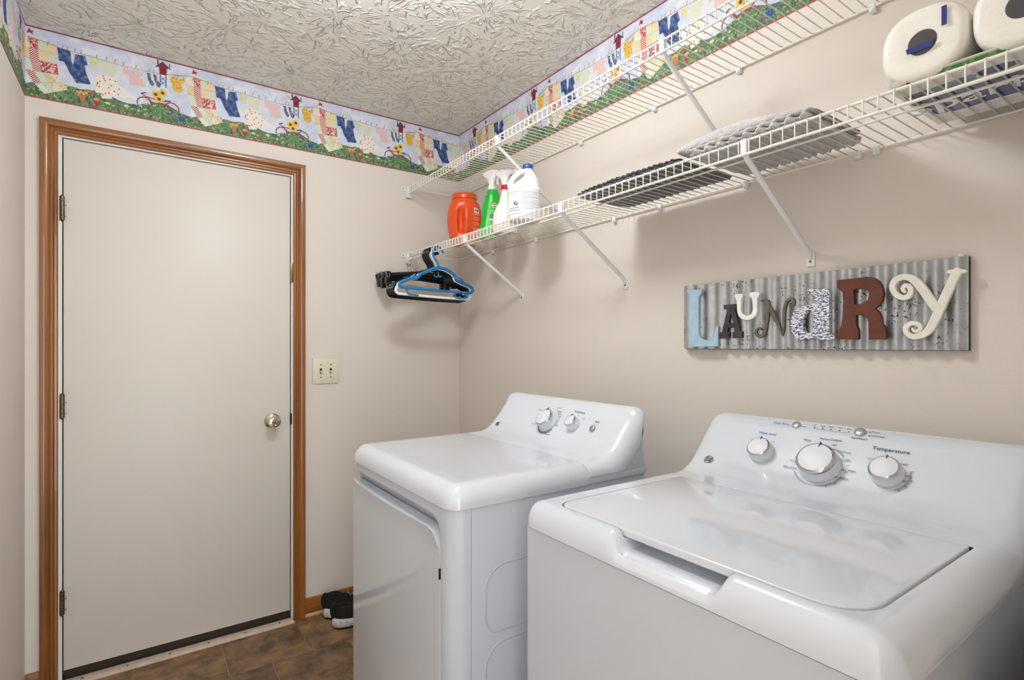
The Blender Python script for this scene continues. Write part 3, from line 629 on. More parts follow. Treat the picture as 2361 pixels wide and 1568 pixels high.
cut = plan_prism('cutter', xy_outline(LX0-.0035, LX1+.003, LY0+.0035, LY1-.0045, (.033, .063), .008), .934, 1.0, M['dark']); bpy.context.view_layer.update()
bake_bool(cover, [cut]); inw(cover)
inw(plan_prism('lid', xy_outline(LX0, LX1, LY0, LY1, (.03, .06), .008), .9365, .9495, M['enamel'], .0035))
inw(box('hinge_pin', -.377, -.371, LY1-.012, LY1+.002, .938, .947, M['dark']))
inw(plan_prism('cabinet', rounded_plan(WX0+.004, WYL-.006, WYR+.008, -.10, .02), .02, ZLB-.003, M['enamel_soft']))

# ---- console faces: dials, buttons and print
class Face:
    def __init__(s, p0, p1, par, yref):
        s.up = Vector((p1[0]-p0[0], 0, p1[1]-p0[1])).normalized(); s.n = RIGHT.cross(s.up).normalized(); s.p = Vector((p0[0], yref, p0[1])); s.par = par
    def at(s, u, v): return onplane(s.p, s.n, u, v)
    def text(s, t, u, v, size, m, **k): return s.place(put_text(t, s.at(u, v), RIGHT, s.up, size*.84, m, None, lift=.0012, **k))
    def place(s, o): o.parent = s.par; o.location = -Vector(s.par.location); return o
    def mx(s, u, v, lift=0): return frame_matrix(s.at(u, v)+s.n*lift, RIGHT, s.up)
    def dial(s, u, v, r, h):
        Mx = s.mx(u, v, -.002)
        k = s.place(lathe('dial', [(r, 0), (r, .006), (r*.97, .008), (r*.94, .009), (r*.86, h*.72)], Mx, M['console'], None, 40)); cap_ = lathe('dial_cap', [(r*.80, h), (r*.6, h+.0022), (r*.3, h+.0034), (.001, h+.0038)], Mx, M['cap_w'], k, 40)
        lathe('chrome_ring', [(r*.86, h*.70), (r*.92, h*.76), (r*.93, h*.88), (r*.88, h*.97), (r*.80, h+.0012), (r*.78, h)], Mx, M['chrome'], k, 40)
        b_ = bmesh.new(); add_box(b_, -.0009, .0009, r*.62, r*.93, h*.8, h+.0022); me = D.meshes.new('pointer'); b_.to_mesh(me); b_.free(); me.transform(Mx); link_obj('pointer', me, M['grey_print'], k)
        return k
    def ring(s, u, v, r, a0, a1, wd, m, n=40):
        vs = []; fs = []; Mx = s.mx(u, v, .0012)
        for i in range(n+1):
            a = math.radians(a0+(a1-a0)*i/n)
            for q in (r, r+wd): vs.append(Mx @ Vector((q*math.cos(a), q*math.sin(a), 0)))
        fs = [(2*i, 2*i+1, 2*i+3, 2*i+2) for i in range(n)]; return s.place(mesh('printed_arc', vs, fs, m))
    def tick(s, u, v, a, r0, r1, wd, m, vs, fs):
        Mx = s.mx(u, v, .0012); d = Vector((math.cos(a), math.sin(a), 0)); q = Vector((-d.y, d.x, 0))*wd/2; b = len(vs)
        for p in (d*r0-q, d*r1-q, d*r1+q, d*r0+q): vs.append(Mx @ p)
        fs.append((b, b+1, b+2, b+3))
    def ticks(s, u, v, angs, r0, r1, wd, m):
        vs, fs = [], []
        for a in angs: s.tick(u, v, math.radians(a), r0, r1, wd, m, vs, fs)
        return tag(s.place(mesh('printed_ticks', vs, fs, m)), kind='stuff')
    def button(s, u, v, r, h, m):
        return s.place(lathe('button', [(r, 0), (r, h*.7), (r*.8, h), (r*.5, h*1.12), (.001, h*1.15)], s.mx(u, v, -.001), m, None, 28))
    def emblem(s, u, v, r):
        g = s.place(lathe('emblem', [(r, 0), (r, .0012), (r*.93, .0016), (r*.92, .001), (r*.2, .001)], s.mx(u, v, -.0004), M['silver_btn'], None, 32))
        for q in range(4):
            vs, fs = [], []; Mx = s.mx(u, v, .0016); pts = [Mx @ Vector((r*.8*math.cos(q*PI/2+t), r*.8*math.sin(q*PI/2+t), 0)) for t in (.1, .5, .9, 1.3)]; tube_geo(vs, fs, pts, [.0002, .0007, .0007, .0002], 6); mesh('emblem_swirl', vs, fs, M['grey_print'], g)
        me = text_mesh('GE', r*1.15, .0001, shear=.25); me.transform(s.mx(u, v, .0018)); link_obj('emblem_lettering', me, M['grey_print'], g); return g
WF = Face((-.262, .968), (-.163, 1.071), washer, -2.0)
WF.dial(1756, 1042, .030, .026); WF.dial(1890, 1074, .044, .034); WF.dial(2046, 1094, .031, .028)
WF.button(1836, 980, .0098, .004, M['silver_btn']); WF.button(1983, 997, .0115, .005, M['silver_btn'])
WF.emblem(1634, 1060, .0125)
for t, u, v, s_, m in (('Deep Rinse', 1803, 977, .0105, 'blue_print'), ('Water Level', 1770, 1000, .0105, 'blue_print'), ('min', 1737, 1012, .006, 'light_print'), ('med', 1764, 1012, .006, 'light_print'), ('max', 1783, 1019, .006, 'light_print'),
        ('fill', 1879, 981, .0062, 'grey_print'), ('soak', 1897, 983, .0062, 'grey_print'), ('wash', 1917, 985, .0062, 'grey_print'), ('rinse', 1938, 987, .0062, 'grey_print'), ('spin', 1958, 990, .0062, 'grey_print'),
        ('Pause', 2020, 998, .0075, 'grey_print'), ('Lid Locked', 2024, 1007, .0072, 'grey_print'), ('Start/Pause', 1981, 1012, .0085, 'grey_print'), ('Colors', 1928, 1016, .0105, 'grey_print'), ('Medium', 1902, 1013, .0082, 'grey_print'), ('Heavy', 1862, 1015, .0082, 'grey_print'),
        ('Light', 1924, 1026, .0075, 'grey_print'), ('Delicates', 1948, 1043, .0082, 'light_print'), ('Casuals', 1951, 1062, .0082, 'light_print'), ('Speed Wash', 1952, 1085, .0082, 'grey_print'), ('Drain & Spin', 1936, 1102, .0082, 'grey_print'), ('Bulky Items', 1822, 1078, .0078, 'grey_print'), ('Whites', 1830, 1063, .007, 'light_print'),
        ('Temperature', 2054, 1039, .0150, 'grey_print'), ('Tap Cold', 2010, 1058, .006, 'light_print'), ('Cool', 2049, 1054, .0075, 'grey_print'), ('Cold', 2084, 1071, .0082, 'grey_print'), ('Warm', 2090, 1098, .0082, 'grey_print'), ('Hot', 2085, 1110, .0082, 'grey_print')):
    WF.text(t, u, v, s_, M[m])
WF.ring(1890, 1074, .052, -150, -20, .0022, M['light_print']); WF.ring(1890, 1074, .050, 40, 75, .003, M['light_print']); WF.ring(2046, 1094, .038, -60, 20, .002, M['light_print'])
WF.ticks(1890, 1074, [-60, -40, -22, -5, 12, 28, 150, 168], .053, .059, .0012, M['grey_print']); WF.ticks(2046, 1094, [-50, -30, -8, 20, 130], .038, .045, .0012, M['grey_print'])
for u, v in ((1878, 986), (1897, 988), (1916, 990), (1936, 993), (1957, 996), (2006, 997), (2004, 1005)): WF.place(lathe('indicator', [(.0015, 0), (.0014, .0008)], WF.mx(u, v), M['grey_print'], None, 10))
a_, b_ = WF.at(1846, 983)+WF.n*.001, WF.at(1859, 985)+WF.n*.001; WF.place(tube('printed_line', [a_, b_], .0005, M['blue_print'], None, 6))
a_, b_ = WF.at(1878, 989)+WF.n*.001, WF.at(1957, 999)+WF.n*.001; WF.place(tube('printed_line', [a_, b_], .0003, M['light_print'], None, 6))
DF = Face((-.359, .970), (-.286, 1.054), dryer, -1.2)
DF.dial(1265, 973, .037, .034); DF.dial(1323, 979, .024, .028); DF.button(1366, 988, .0105, .006, M['silver_btn']); DF.emblem(1147, 978, .0105)
for t, u, v, s_, m in (('Temperature', 1337, 951, .0115, 'grey_print'), ('low', 1334, 959, .007, 'light_print'), ('high', 1346, 966, .007, 'light_print'), ('Start', 1377, 973, .0125, 'grey_print'), ('push to start', 1374, 979, .0055, 'light_print'), ('cottons', 1245, 945, .007, 'grey_print'), ('medium', 1266, 940, .0065, 'light_print'), ('easy care', 1290, 941, .0065, 'light_print'),
        ('dry level', 1290, 949, .008, 'grey_print'), ('less dry', 1292, 955, .007, 'grey_print'), ('damp', 1292, 960, .006, 'light_print'), ('60 min', 1283, 981, .007, 'grey_print'), ('40', 1286, 971, .007, 'light_print'), ('Timed Dry', 1261, 1001, .0085, 'grey_print'), ('dewrinkle', 1231, 977, .0075, 'light_print')):
    DF.text(t, u, v, s_, M[m])
DF.ring(1265, 973, .0425, -160, -30, .003, M['grey_print']); DF.ring(1265, 973, .0425, -10, 70, .002, M['light_print']); DF.ticks(1265, 973, [-150, -135, -118, -100, -82, -65, -48], .0465, .052, .0016, M['grey_print'])

# ------------------------------------------------------------------ wire shelves
FX = -.31
def shelf(name, zd, y1, mid, braces, clips, label, phase):
    s = empty(name, (0, 0, zd)); tag(s, label, 'shelf', 'white wire wall shelves')
    def P(o): o.parent = s; return o
    L = 0
    y0 = -.018
    def rod(nm, x, z, r, a=y0, b=y1): return P(tube(nm, [(x, a, z), (x, b, z)], r, M['white_wire'], None, 10))
    rod('front_rail', FX, 0, .0032); rod('lip_rail', FX-.002, -.032, .0034); rod('back_rail', -.008, 0, .003)
    if mid: rod('middle_rail', -.20, -.0045, .0030)
    # one bent wire: along the deck, over the front rail, down the lip
    pts = [(-.006, 0, .003), (FX-.001, 0, .003), (FX-.0045, 0, .0), (FX-.0045, 0, -.028), (FX-.001, 0, -.034)]
    vs, fs = [], []; tube_geo(vs, fs, pts, .0016, 6, flatdir=(0, 1, 0)); me = D.meshes.new('deck_wire'); me.from_pydata([tuple(v) for v in vs], [], fs); me.materials.append(M['white_wire']); me.polygons.foreach_set('use_smooth', [True]*len(me.polygons))
    y = phase
    while y > y1+.004:
        o = D.objects.new('deck_wire', me); COL.objects.link(o); o.parent = s; o.location = (0, y, 0); y -= .0262
    # end bracket on the back wall
    b_ = bmesh.new(); add_box(b_, FX-.012, FX+.014, -.028, -.001, -.052, .006, .003, 2); add_box(b_, FX-.034, FX-.010, -.005, -.0005, -.018, .006, .002, 1); P(bmo('end_bracket', b_, M['bracket']))
    P(lathe('bracket_screw', [(.003, 0), (.003, .0015), (.001, .002)], frame_matrix((FX-.024, -.005, -.006), (1, 0, 0), (0, 0, 1)), M['screw'], None, 10))
    for yb, zf in braces:
        vs, fs = [], []; zf -= zd
        pts = [(FX+.004, yb, -.006), (FX+.006, yb, -.034), (FX+.012, yb, -.040), (-.012, yb, zf+.012), (-.005, yb, zf)]
        tube_geo(vs, fs, pts, .0062, 8, flat=.55, flatdir=(0, 1, 0)) if False else tube_geo(vs, fs, pts, .0075, 8, flat=.9, flatdir=(0, 1, 0))
        br = P(mesh('brace', vs, fs, M['bracket'], None, 50))
        b_ = bmesh.new(); add_box(b_, -.004, -.0003, yb-.011, yb+.011, zf-.026, zf+.014, .0018, 2); bmo('brace_foot', b_, M['bracket'], br)
        lathe('brace_screw', [(.0035, 0), (.003, .0018), (.001, .0022)], frame_matrix((-.004, yb, zf-.012), (0, -1, 0), (0, 0, 1)), M['screw'], br, 10)
        b_ = bmesh.new(); add_box(b_, FX-.006, FX+.010, yb-.008, yb+.008, -.036, .004, .002, 1); bmo('brace_hook', b_, M['bracket'], br)
    for yc in clips:
        b_ = bmesh.new(); add_box(b_, -.014, -.0003, yc-.007, yc+.007, -.016, .006, .003, 2); c = P(bmo('wall_clip', b_, M['white_pl']))
        lathe('clip_pin', [(.005, 0), (.0045, .003), (.001, .004)], frame_matrix((-.014, yc, -.011), (0, -1, 0), (0, 0, 1)), M['white_pl'], c, 10)
    return s
ZS1, ZS2 = 1.746, 2.0915
shelf('wire_shelf', ZS1, -2.435, True, [(-.60, 1.502), (-1.245, 1.502), (-1.903, 1.505)], [-.362, -.717, -1.194, -1.407, -1.723, -2.02, -2.06, -2.36], 'white wire shelf, the lower of the two, holding bottles and towels', -.03)
shelf('wire_shelf', ZS2, -2.435, False, [(-.855, 1.845), (-1.665, 1.845), (-2.35, 1.845)], [-.35, -.68, -1.011, -1.383, -1.699, -2.052, -2.38], 'white wire shelf, the upper of the two, empty under the wallpaper border', -.03+.008)

# ------------------------------------------------------------------ things on the lower shelf
ZD = ZS1+.0048
class Body:                                    # upright vessel: oval sections, sampled profile (z, half-width, half-depth)
    def __init__(s, prof_, ex=2.0, mod=None): s.p = prof_; s.ex = ex; s.mod = mod
    def S(s, a, t, off=0):
        p = s.p; i = 0
        while i < len(p)-2 and t > p[i+1][0]: i += 1
        z0, a0, b0 = p[i]; z1, a1, b1 = p[i+1]; f = 0 if z1 == z0 else min(1, max(0, (t-z0)/(z1-z0)))
        g = f*f*(3-2*f)*.35+f*.65; rx = a0+(a1-a0)*g+off; ry = b0+(b1-b0)*g+off; c, n = math.cos(a), math.sin(a); e = 2/s.ex
        v = Vector((rx*math.copysign(abs(c)**e, c), ry*math.copysign(abs(n)**e, n), t))
        return s.mod(v, a, t) if s.mod else v
    def mesh(s, name, m, parent, na=48, nt_=60):
        zs = sorted(set([q[0] for q in s.p]+list(np.linspace(s.p[0][0], s.p[-1][0], nt_)))); vs = []; fs = []
        for t in zs: vs += [s.S(2*PI*i/na, t) for i in range(na)]
        for j in range(len(zs)-1): fs += [(j*na+i, j*na+(i+1) % na, (j+1)*na+(i+1) % na, (j+1)*na+i) for i in range(na)]
        fs += [tuple(range(na))[::-1], tuple((len(zs)-1)*na+i for i in range(na))]; return mesh(name, vs, fs, m, parent, 50)
    def patch(s, name, img, a0, a1, t0, t1, m, parent, off=.0006):
        H, W = img.shape[:2]
        def P(u, v):
            out = np.zeros(u.shape+(3,))
            for j in range(u.shape[0]):
                for i in range(u.shape[1]): out[j, i] = s.S(a0+(a1-a0)*u[j, i], t1+(t0-t1)*v[j, i], off)
            return out[..., 0], out[..., 1], out[..., 2]
        return painted(name, img, P, m, parent, 180)
def facing(x, y):                              # turn local -Y towards the camera position
    d = Vector((CAM.x-x, CAM.y-y)); return math.atan2(d.y, d.x)+PI/2
# orange tub
M['orange'] = mat('orange_plastic', (224, 78, 26), .3, coat=.2); M['green'] = mat('green_plastic', (10, 172, 40), .22, coat=.3); M['hdpe'] = mat('white_hdpe', (240, 240, 240), .35); M['hdpe2'] = mat('ivory_hdpe', (236, 233, 228), .35)
M['red'] = mat('red_plastic', (206, 26, 24), .3); M['cap_blue'] = mat('blue_cap', (30, 84, 160), .35)
tub = empty('detergent_tub', (-.175, -.366, ZD), facing(-.175, -.366)); tub.scale = (1.05, 1, 1.11); tag(tub, 'orange-red plastic laundry tub with a screw lid and moulded handle on the lower shelf', 'detergent tub')
def tubmod(v, a, t):
    if v.y < 0:
        g = math.exp(-((v.x+.016)/.0125)**4)*math.exp(-((t-.100)/.050)**4); v.y += .030*g
        h = math.exp(-((v.x-.010)/.010)**2)*math.exp(-((t-.098)/.052)**4); v.y -= .007*h
    return v
B = Body([(0, .050, .045), (.004, .056, .050), (.03, .068, .060), (.07, .077, .066), (.11, .080, .068), (.15, .076, .066), (.175, .068, .060), (.190, .058, .054), (.196, .052, .052), (.200, .050, .050)], 2.3, tubmod)
B.mesh('tub_body', M['orange'], tub, 96, 70)
lathe('lid', [(.054, .196), (.057, .198), (.058, .214), (.055, .219), (.050, .221), (.048, .219), (.01, .219)], Matrix.Identity(4), M['orange'], tub, 48)
c = Canvas(60, 130, 1.0, (226, 84, 44), 2)
for k in range(14): c.line([(6, 24+k*7), (50-((k*17) % 22), 24+k*7+2)], 1.8, (240, 170, 150) if k % 3 else (196, 40, 30))
c.poly([(10, 10), (40, 14), (40, 34), (10, 30)], (244, 232, 226)); c.poly([(15, 15), (21, 16), (21, 28), (15, 27)], (70, 50, 60)); c.poly([(25, 16), (35, 18), (35, 29), (25, 28)], (100, 70, 80)); c.poly([(30, 96), (60, 90), (60, 130), (30, 130)], (240, 234, 226))
for k in range(6): c.line([(33, 101+k*5), (57, 98+k*5)], 1.2, (150, 120, 110))
B.patch('tub_label', c.out(), -PI/2+.42, -PI/2+1.25, .03, .165, M['label'], tub)
# spray trigger head shared by the two sprayers
def trigger(parent, z, m, m2, tilt, s=1.0, rz=0):
    h = empty('spray_head', (0, 0, z), 0, parent); h.rotation_euler = (0, 0, PI-.45); h.scale = (s, s, s)
    lathe('collar', [(.015, 0), (.0165, .002), (.0165, .018), (.014, .020)], Matrix.Identity(4), m2, h, 28)
    P = [(.0, .018, .0115, .0115), (.001, .034, .0140, .012), (.002, .047, .018, .0125), (.004, .057, .028, .0135), (.000, .065, .042, .0135), (.001, .073, .041, .0125), (-.002, .080, .030, .010), (-.003, .084, .016, .006)]
    vs = []; fs = []; n = 20
    for x, zz, rx, ry in P: vs += [(x+rx*math.copysign(abs(math.cos(2*PI*k/n))**.8, math.cos(2*PI*k/n)), ry*math.sin(2*PI*k/n), zz) for k in range(n)]
    for j in range(len(P)-1): fs += [(j*n+k, j*n+(k+1) % n, (j+1)*n+(k+1) % n, (j+1)*n+k) for k in range(n)]
    fs += [tuple(range(n))[::-1], tuple((len(P)-1)*n+k for k in range(n))]; o = mesh('shroud', vs, fs, m, h, 60)
    lathe('nozzle', [(.0085, 0), (.0085, .010), (.0065, .014), (.002, .014)], frame_matrix((-.040, 0, .072), (0, 1, 0), (0, 0, 1)) @ Matrix.Rotation(PI, 4, 'Y'), m, h, 16)
    tube('trigger', smooth_path([(-.024, 0, .062), (-.028, 0, .048), (-.024, 0, .034), (-.028, 0, .022)], 4), [.004]*13, m2 if m2 is not M['green'] else m, h, 8)
    return h
gx, gy = -.175, -.585
gr = empty('spray_bottle', (gx, gy, ZD), facing(gx, gy)); tag(gr, 'green trigger spray bottle with a white head beside the orange tub', 'spray bottle')
def gmod(v, a, t): v.x += .006*math.sin((t-.02)*16)-.004+.020*min(1, max(0, (t-.07)/.14)); return v
B = Body([(0, .034, .024), (.004, .038, .027), (.03, .041, .030), (.06, .037, .029), (.09, .036, .028), (.125, .040, .030), (.15, .040, .029), (.165, .034, .027), (.18, .030, .025), (.186, .032, .025), (.196, .028, .023), (.206, .026, .021), (.216, .022, .019)], 2.2, gmod)
B.mesh('bottle_body', M['green'], gr, 48, 70)
c = Canvas(50, 110, 1.0, (96, 196, 96), 2); c.poly([(0, 0), (50, 0), (50, 30), (0, 30)], (26, 172, 50)); c.ell(30, 14, 13, 9, (240, 226, 200)); c.ell(30, 14, 11, 7, (216, 80, 50)); c.line([(22, 14), (38, 14)], 3, (250, 240, 230))
c.poly([(16, 50), (44, 50), (44, 66), (16, 66)], (24, 70, 80)); c.line([(19, 58), (24, 53)], 2, (220, 230, 230)); c.line([(19, 58), (24, 63)], 2, (220, 230, 230)); c.line([(29, 53), (29, 63), (34, 63)], 2, (220, 230, 230)); c.line([(38, 53), (38, 64)], 2, (220, 230, 230)); c.poly([(16, 67), (44, 67), (44, 73), (16, 73)], (220, 236, 226))
B.patch('bottle_label', c.out(), -PI/2-.35, -PI/2+.75, .035, .155, M['label'], gr)
h = trigger(gr, .212, M['hdpe'], M['hdpe'], 0, 1.12); h.location.x = .013
wx_, wy_ = -.175, -.715
ws = empty('spray_bottle', (wx_, wy_, ZD), facing(wx_, wy_)); ws.scale = (1, 1, .94); tag(ws, 'white trigger spray bottle with a red collar between green bottle and bleach jug', 'spray bottle')
B = Body([(0, .048, .028), (.004, .052, .031), (.05, .054, .033), (.09, .050, .032), (.12, .038, .027), (.14, .027, .021), (.165, .020, .017), (.185, .0165, .015), (.200, .015, .014)], 2.2)
B.mesh('bottle_body', M['hdpe2'], ws, 48, 60)
c = Canvas(30, 70, 1.2, (234, 231, 226), 2)
for k in range(5): c.line([(8, 12+k*6), (26, 13+k*6)], 1.4, (190, 150, 140))
c.poly([(16, 44), (24, 44), (24, 62), (16, 62)], (60, 44, 50)); B.patch('bottle_label', c.out(), -PI/2+.2, -PI/2+.9, .03, .11, M['label'], ws)
h = trigger(ws, .197, M['hdpe'], M['red'], 0, 1.1)
jx, jy = -.232, -.932
jug = empty('bleach_jug', (jx, jy, ZD), facing(jx, jy)); jug.scale = (.95, .95, .875); tag(jug, 'white bleach jug with a looped handle and blue screw cap on the lower shelf', 'jug')
B = Body([(0, .060, .046), (.005, .065, .052), (.03, .067, .053), (.128, .067, .053), (.131, .0685, .0545), (.138, .0685, .0545), (.142, .066, .052), (.165, .058, .047), (.185, .047, .040), (.205, .034, .031), (.220, .024, .023), (.228, .019, .019), (.236, .0175, .0175)], 2.5)
def jmod(v, a, t):                             # shoulder leans to the cap side, leaving room for the handle loop
    f = min(1, max(0, (t-.142)/.07)); f = f*f*(3-2*f)
    if v.x < 0: v.x = v.x*(1-.66*f*(1 if t < .215 else max(0, 1-(t-.215)/.02)))
    return Vector((v.x+.014*f, v.y, v.z))
B.mod = jmod; B.mesh('jug_body', M['hdpe'], jug, 64, 80)
tube('handle', smooth_path([(-.046, 0, .132), (-.057, 0, .152), (-.056, 0, .178), (-.040, 0, .203), (-.016, 0, .222), (.006, 0, .228)], 6), [.013]*12+[.0115]*19, M['hdpe'], jug, 14)
lathe('cap', [(.0205, 0), (.0215, .002), (.0215, .017), (.0195, .020), (.016, .021)], Matrix.Translation((.014, 0, .234)), M['cap_blue'], jug, 36)
c = Canvas(150, 110, 1.0, (238, 238, 238), 2); c.poly([(64, 0), (150, 0), (150, 110), (64, 110)], (228, 230, 232))
c.line([(0, 8), (62, 4)], 3.5, (238, 168, 96)); c.line([(0, 104), (62, 100)], 3.5, (238, 168, 96))
for k in range(13): c.line([(68, 8+k*6), (146-((k*29) % 50), 8+k*6)], 1.7 if k % 4 else 3, (176, 178, 190))
c.poly([(64, 84), (116, 84), (116, 106), (64, 106)], (236, 236, 236)); c.ell(44, 56, 10, 9, (50, 66, 130)); c.ell(46, 54, 4.5, 4, (236, 238, 240)); c.line([(36, 64), (54, 50)], 1.5, (236, 238, 240)); c.line([(8, 78), (56, 74)], 3, (90, 104, 150)); c.line([(8, 88), (56, 84)], 3, (90, 104, 150))
B.patch('jug_label', c.out(), -PI/2-1.15, -PI/2+1.25, .016, .126, M['label'], jug, .0008)

# towels
def towel_mat(name, a, b, sc=260):
    m = mat(name, a, .95, bump=(sc, 1., .003), noise=(90, b, .35, .65), spec=.1); m.node_tree.nodes['Principled BSDF'].inputs['Sheen Weight'].default_value = .4; return m
M['tow_d'] = towel_mat('charcoal_terry', (84, 80, 90), (112, 104, 112)); M['tow_l'] = towel_mat('pale_grey_terry', (196, 192, 194), (214, 210, 208))
def towel_layer(name, x0, x1, y0, y1, zlow, zhi, m, parent, rib=.024, amp=.0035, dome=None, seed=1, fray=.004):
    ny, nu = 90, 44; vs = []; fs = []
    for j in range(ny+1):
        t = j/ny; y = y0+(y1-y0)*t; endr = min(1, math.sqrt(max(0, 1-max(0, 1-min(t, 1-t)/.05)**2)))
        top = zhi(t) if callable(zhi) else zhi; hh = (top-zlow)/2; zc = (top+zlow)/2
        for k in range(nu):
            a = 2*PI*k/nu; ca, sa = math.cos(a), math.sin(a); e = .42
            rx = (x1-x0)/2; X_ = math.copysign(abs(ca)**e, ca); Z_ = math.copysign(abs(sa)**e, sa)
            ripple = amp*math.sin((y-X_*.02)/rib*2*PI+seed)
            n_ = fray*math.sin(seed*3+k*1.7+j*.31)*math.sin(j*.17+seed)
            front = max(0, -X_)**3
            x = (x0+x1)/2+X_*(rx+ripple*.9+n_)*(.9+.1*endr); z = zc+Z_*hh*(.12+.88*endr)+(ripple*.25*front if Z_ > 0 else (abs(ripple)*.9))
            vs.append((x, y, max(z, zlow)))
    for j in range(ny): fs += [(j*nu+k, (j+1)*nu+k, (j+1)*nu+(k+1) % nu, j*nu+(k+1) % nu) for k in range(nu)]
    fs += [tuple(range(nu)), tuple(ny*nu+k for k in range(nu))[::-1]]; return mesh(name, vs, fs, m, parent, 180)
td = empty('folded_towel', (0, 0, 0)); tag(td, 'charcoal grey folded bath towel lying flat on the middle of the lower shelf', 'towel')
towel_layer('folded_layer', -.295, -.05, -1.30, -1.712, ZD, ZD+.014, M['tow_d'], td, .026, .003, seed=1)
towel_layer('folded_layer', -.290, -.07, -1.315, -1.70, ZD+.013, lambda t: ZD+.020+.006*math.sin(PI*t), M['tow_d'], td, .02, .003, seed=2)
tl = empty('folded_towel', (0, 0, 0)); tag(tl, 'pale grey ribbed towel piled in folds to the right of the charcoal towel', 'towel')
towel_layer('folded_layer', -.300, -.035, -1.735, -2.045, ZD, ZD+.022, M['tow_l'], tl, .034, .0075, seed=3, fray=.002)
towel_layer('folded_layer', -.294, -.055, -1.72, -2.050, ZD+.020, lambda t: ZD+.030+.004*math.sin(PI*t), M['tow_l'], tl, .034, .003, seed=4, fray=.001)
towel_layer('folded_layer', -.290, -.06, -1.69, -2.03, ZD+.026, lambda t: ZD+.034+.030*math.sin(PI*min(1, t*.93+.10)), M['tow_l'], tl, .3, .001, seed=5, fray=.001)

# wrapped paper towels
pk = empty('paper_towel_pack', (0, 0, 0)); tag(pk, 'plastic-wrapped pack of white paper towel rolls at the right end of the lower shelf', 'paper towels')
M['paper'] = mat('paper_roll', (240, 236, 226), .6, coat=.7, bump=(38, .5, .004), sub=0); M['card'] = mat('cardboard_core', (86, 72, 60), .8); M['navy'] = mat('navy_print', (22, 44, 120), .35)
RR = .0655; film = mat('clear_film', (255, 255, 255), .08, bump=(60, .8, .003)); nt = film.node_tree; mx = nt.nodes.new('ShaderNodeMixShader'); tr = nt.nodes.new('ShaderNodeBsdfTransparent'); mx.inputs[0].default_value = .05
nt.links.new(tr.outputs[0], mx.inputs[1]); nt.links.new(nt.nodes['Principled BSDF'].outputs[0], mx.inputs[2]); nt.links.new(mx.outputs[0], nt.nodes['Material Output'].inputs['Surface'])
for k in range(1 if False else 2):
    cy_ = -2.243-k*.136; zc = ZD+.004+RR*1.03; MX = frame_matrix((-.302, cy_, zc), (0, -1, 0), (0, 0, 1)) @ Matrix.Rotation(PI, 4, 'X')
    n = 56
    pf = [(.0225, .004), (.052, .000), (.060, .0025), (.0645, .008), (RR+.001, .017), (RR+.001, .258), (.06, .27), (.0225, .27)]
    vs = []; fs = []
    for r, hh in pf:
        for i in range(n):
            a = 2*PI*i/n; e = 2/2.5; q = r if r < .04 else r; cxx = math.copysign(abs(math.cos(a))**(1 if r < .04 else e), math.cos(a)); sxx = math.copysign(abs(math.sin(a))**(1 if r < .04 else e), math.sin(a))
            vs.append(Vector((q*cxx, q*sxx, hh)))
    for j in range(len(pf)): 
        j2 = (j+1) % len(pf); fs += [(j*n+i, j*n+(i+1) % n, j2*n+(i+1) % n, j2*n+i) for i in range(n)]
    rl = mesh('roll', [(-.302+v.z, cy_-v.x, zc+v.y) for v in vs], fs, M['paper'], pk, 60)
    vs, fs, nc = surf(lambda a, t: Vector((-.296+t, cy_+.0222*math.cos(a), zc+.0222*math.sin(a))), 0, 2*PI, 28, 0, .25, 2, True); mesh('cardboard_core', vs, fs, M['card'], rl, 180)
    vs = [(-.3035, cy_+.027*math.cos(2*PI*i/24), zc+.027*math.sin(2*PI*i/24)) for i in range(24)]+[(-.3045, cy_+.027*math.cos(2*PI*i/24), zc+.027*math.sin(2*PI*i/24)) for i in range(24)]
    mesh('wrapper_film', vs, [tuple(range(24)), tuple(range(24, 48))[::-1]]+[(i, (i+1) % 24, 24+(i+1) % 24, 24+i) for i in range(24)], film, rl)
    if k == 0:
        box('printed_mark', -.3062, -.3055, cy_-.0385, cy_-.031, zc+.012, zc+.046, M['navy'], rl); 
        vs = [(-.3055, cy_+.0205, zc-.0165), (-.3055, cy_-.0165, zc-.0165), (-.3055, cy_-.0205, zc-.0065), (-.3055, cy_+.0225, zc-.0065)]; mesh('printed_mark', vs+[(-.3062, v[1], v[2]) for v in vs], [(0, 1, 2, 3), (7, 6, 5, 4), (0, 4, 5, 1), (1, 5, 6, 2), (2, 6, 7, 3), (3, 7, 4, 0)], M['navy'], rl)
# printed underside of the wrapper, seen through the shelf wires
W_, H_ = 250, 262
c = Canvas(W_, H_, 1.5, (232, 230, 224), 2)         # u along -Y, v from the front edge (-x) to the wall
c.poly([(20, 6), (60, 4), (60, 12), (20, 12)], (226, 196, 60)); c.poly([(60, 2), (300, 2), (300, 12), (60, 12)], ((78, 132, 72), (120, 160, 90)), lambda x, y: (vnoise(x, y, 5, 3) > .5)*1.)
c.poly([(34, 3), (70, 3), (70, 9), (34, 9)], (40, 30, 30)); c.poly([(14, 52), (50, 50), (50, 78), (14, 78)], (46, 50, 96)); c.poly([(56, 50), (120, 44), (120, 74), (56, 78)], (110, 130, 150)); c.ell(150, 56, 30, 16, (40, 50, 110)); c.poly([(190, 44), (250, 40), (250, 66), (190, 70)], (150, 164, 176)); c.poly([(270, 40), (400, 36), (400, 60), (270, 66)], (110, 130, 156))
c.poly([(10, 92), (60, 86), (140, 96), (220, 84), (300, 92), (400, 80), (400, 196), (300, 204), (200, 210), (120, 202), (60, 210), (24, 196), (14, 150)], ((24, 46, 112), (60, 90, 150)), lambda x, y: np.clip(vnoise(x, y, 30, 4)-.3, 0, 1))
c.line([(24, 202), (60, 216), (120, 208), (200, 216), (300, 210), (400, 202)], 6, (240, 238, 232))
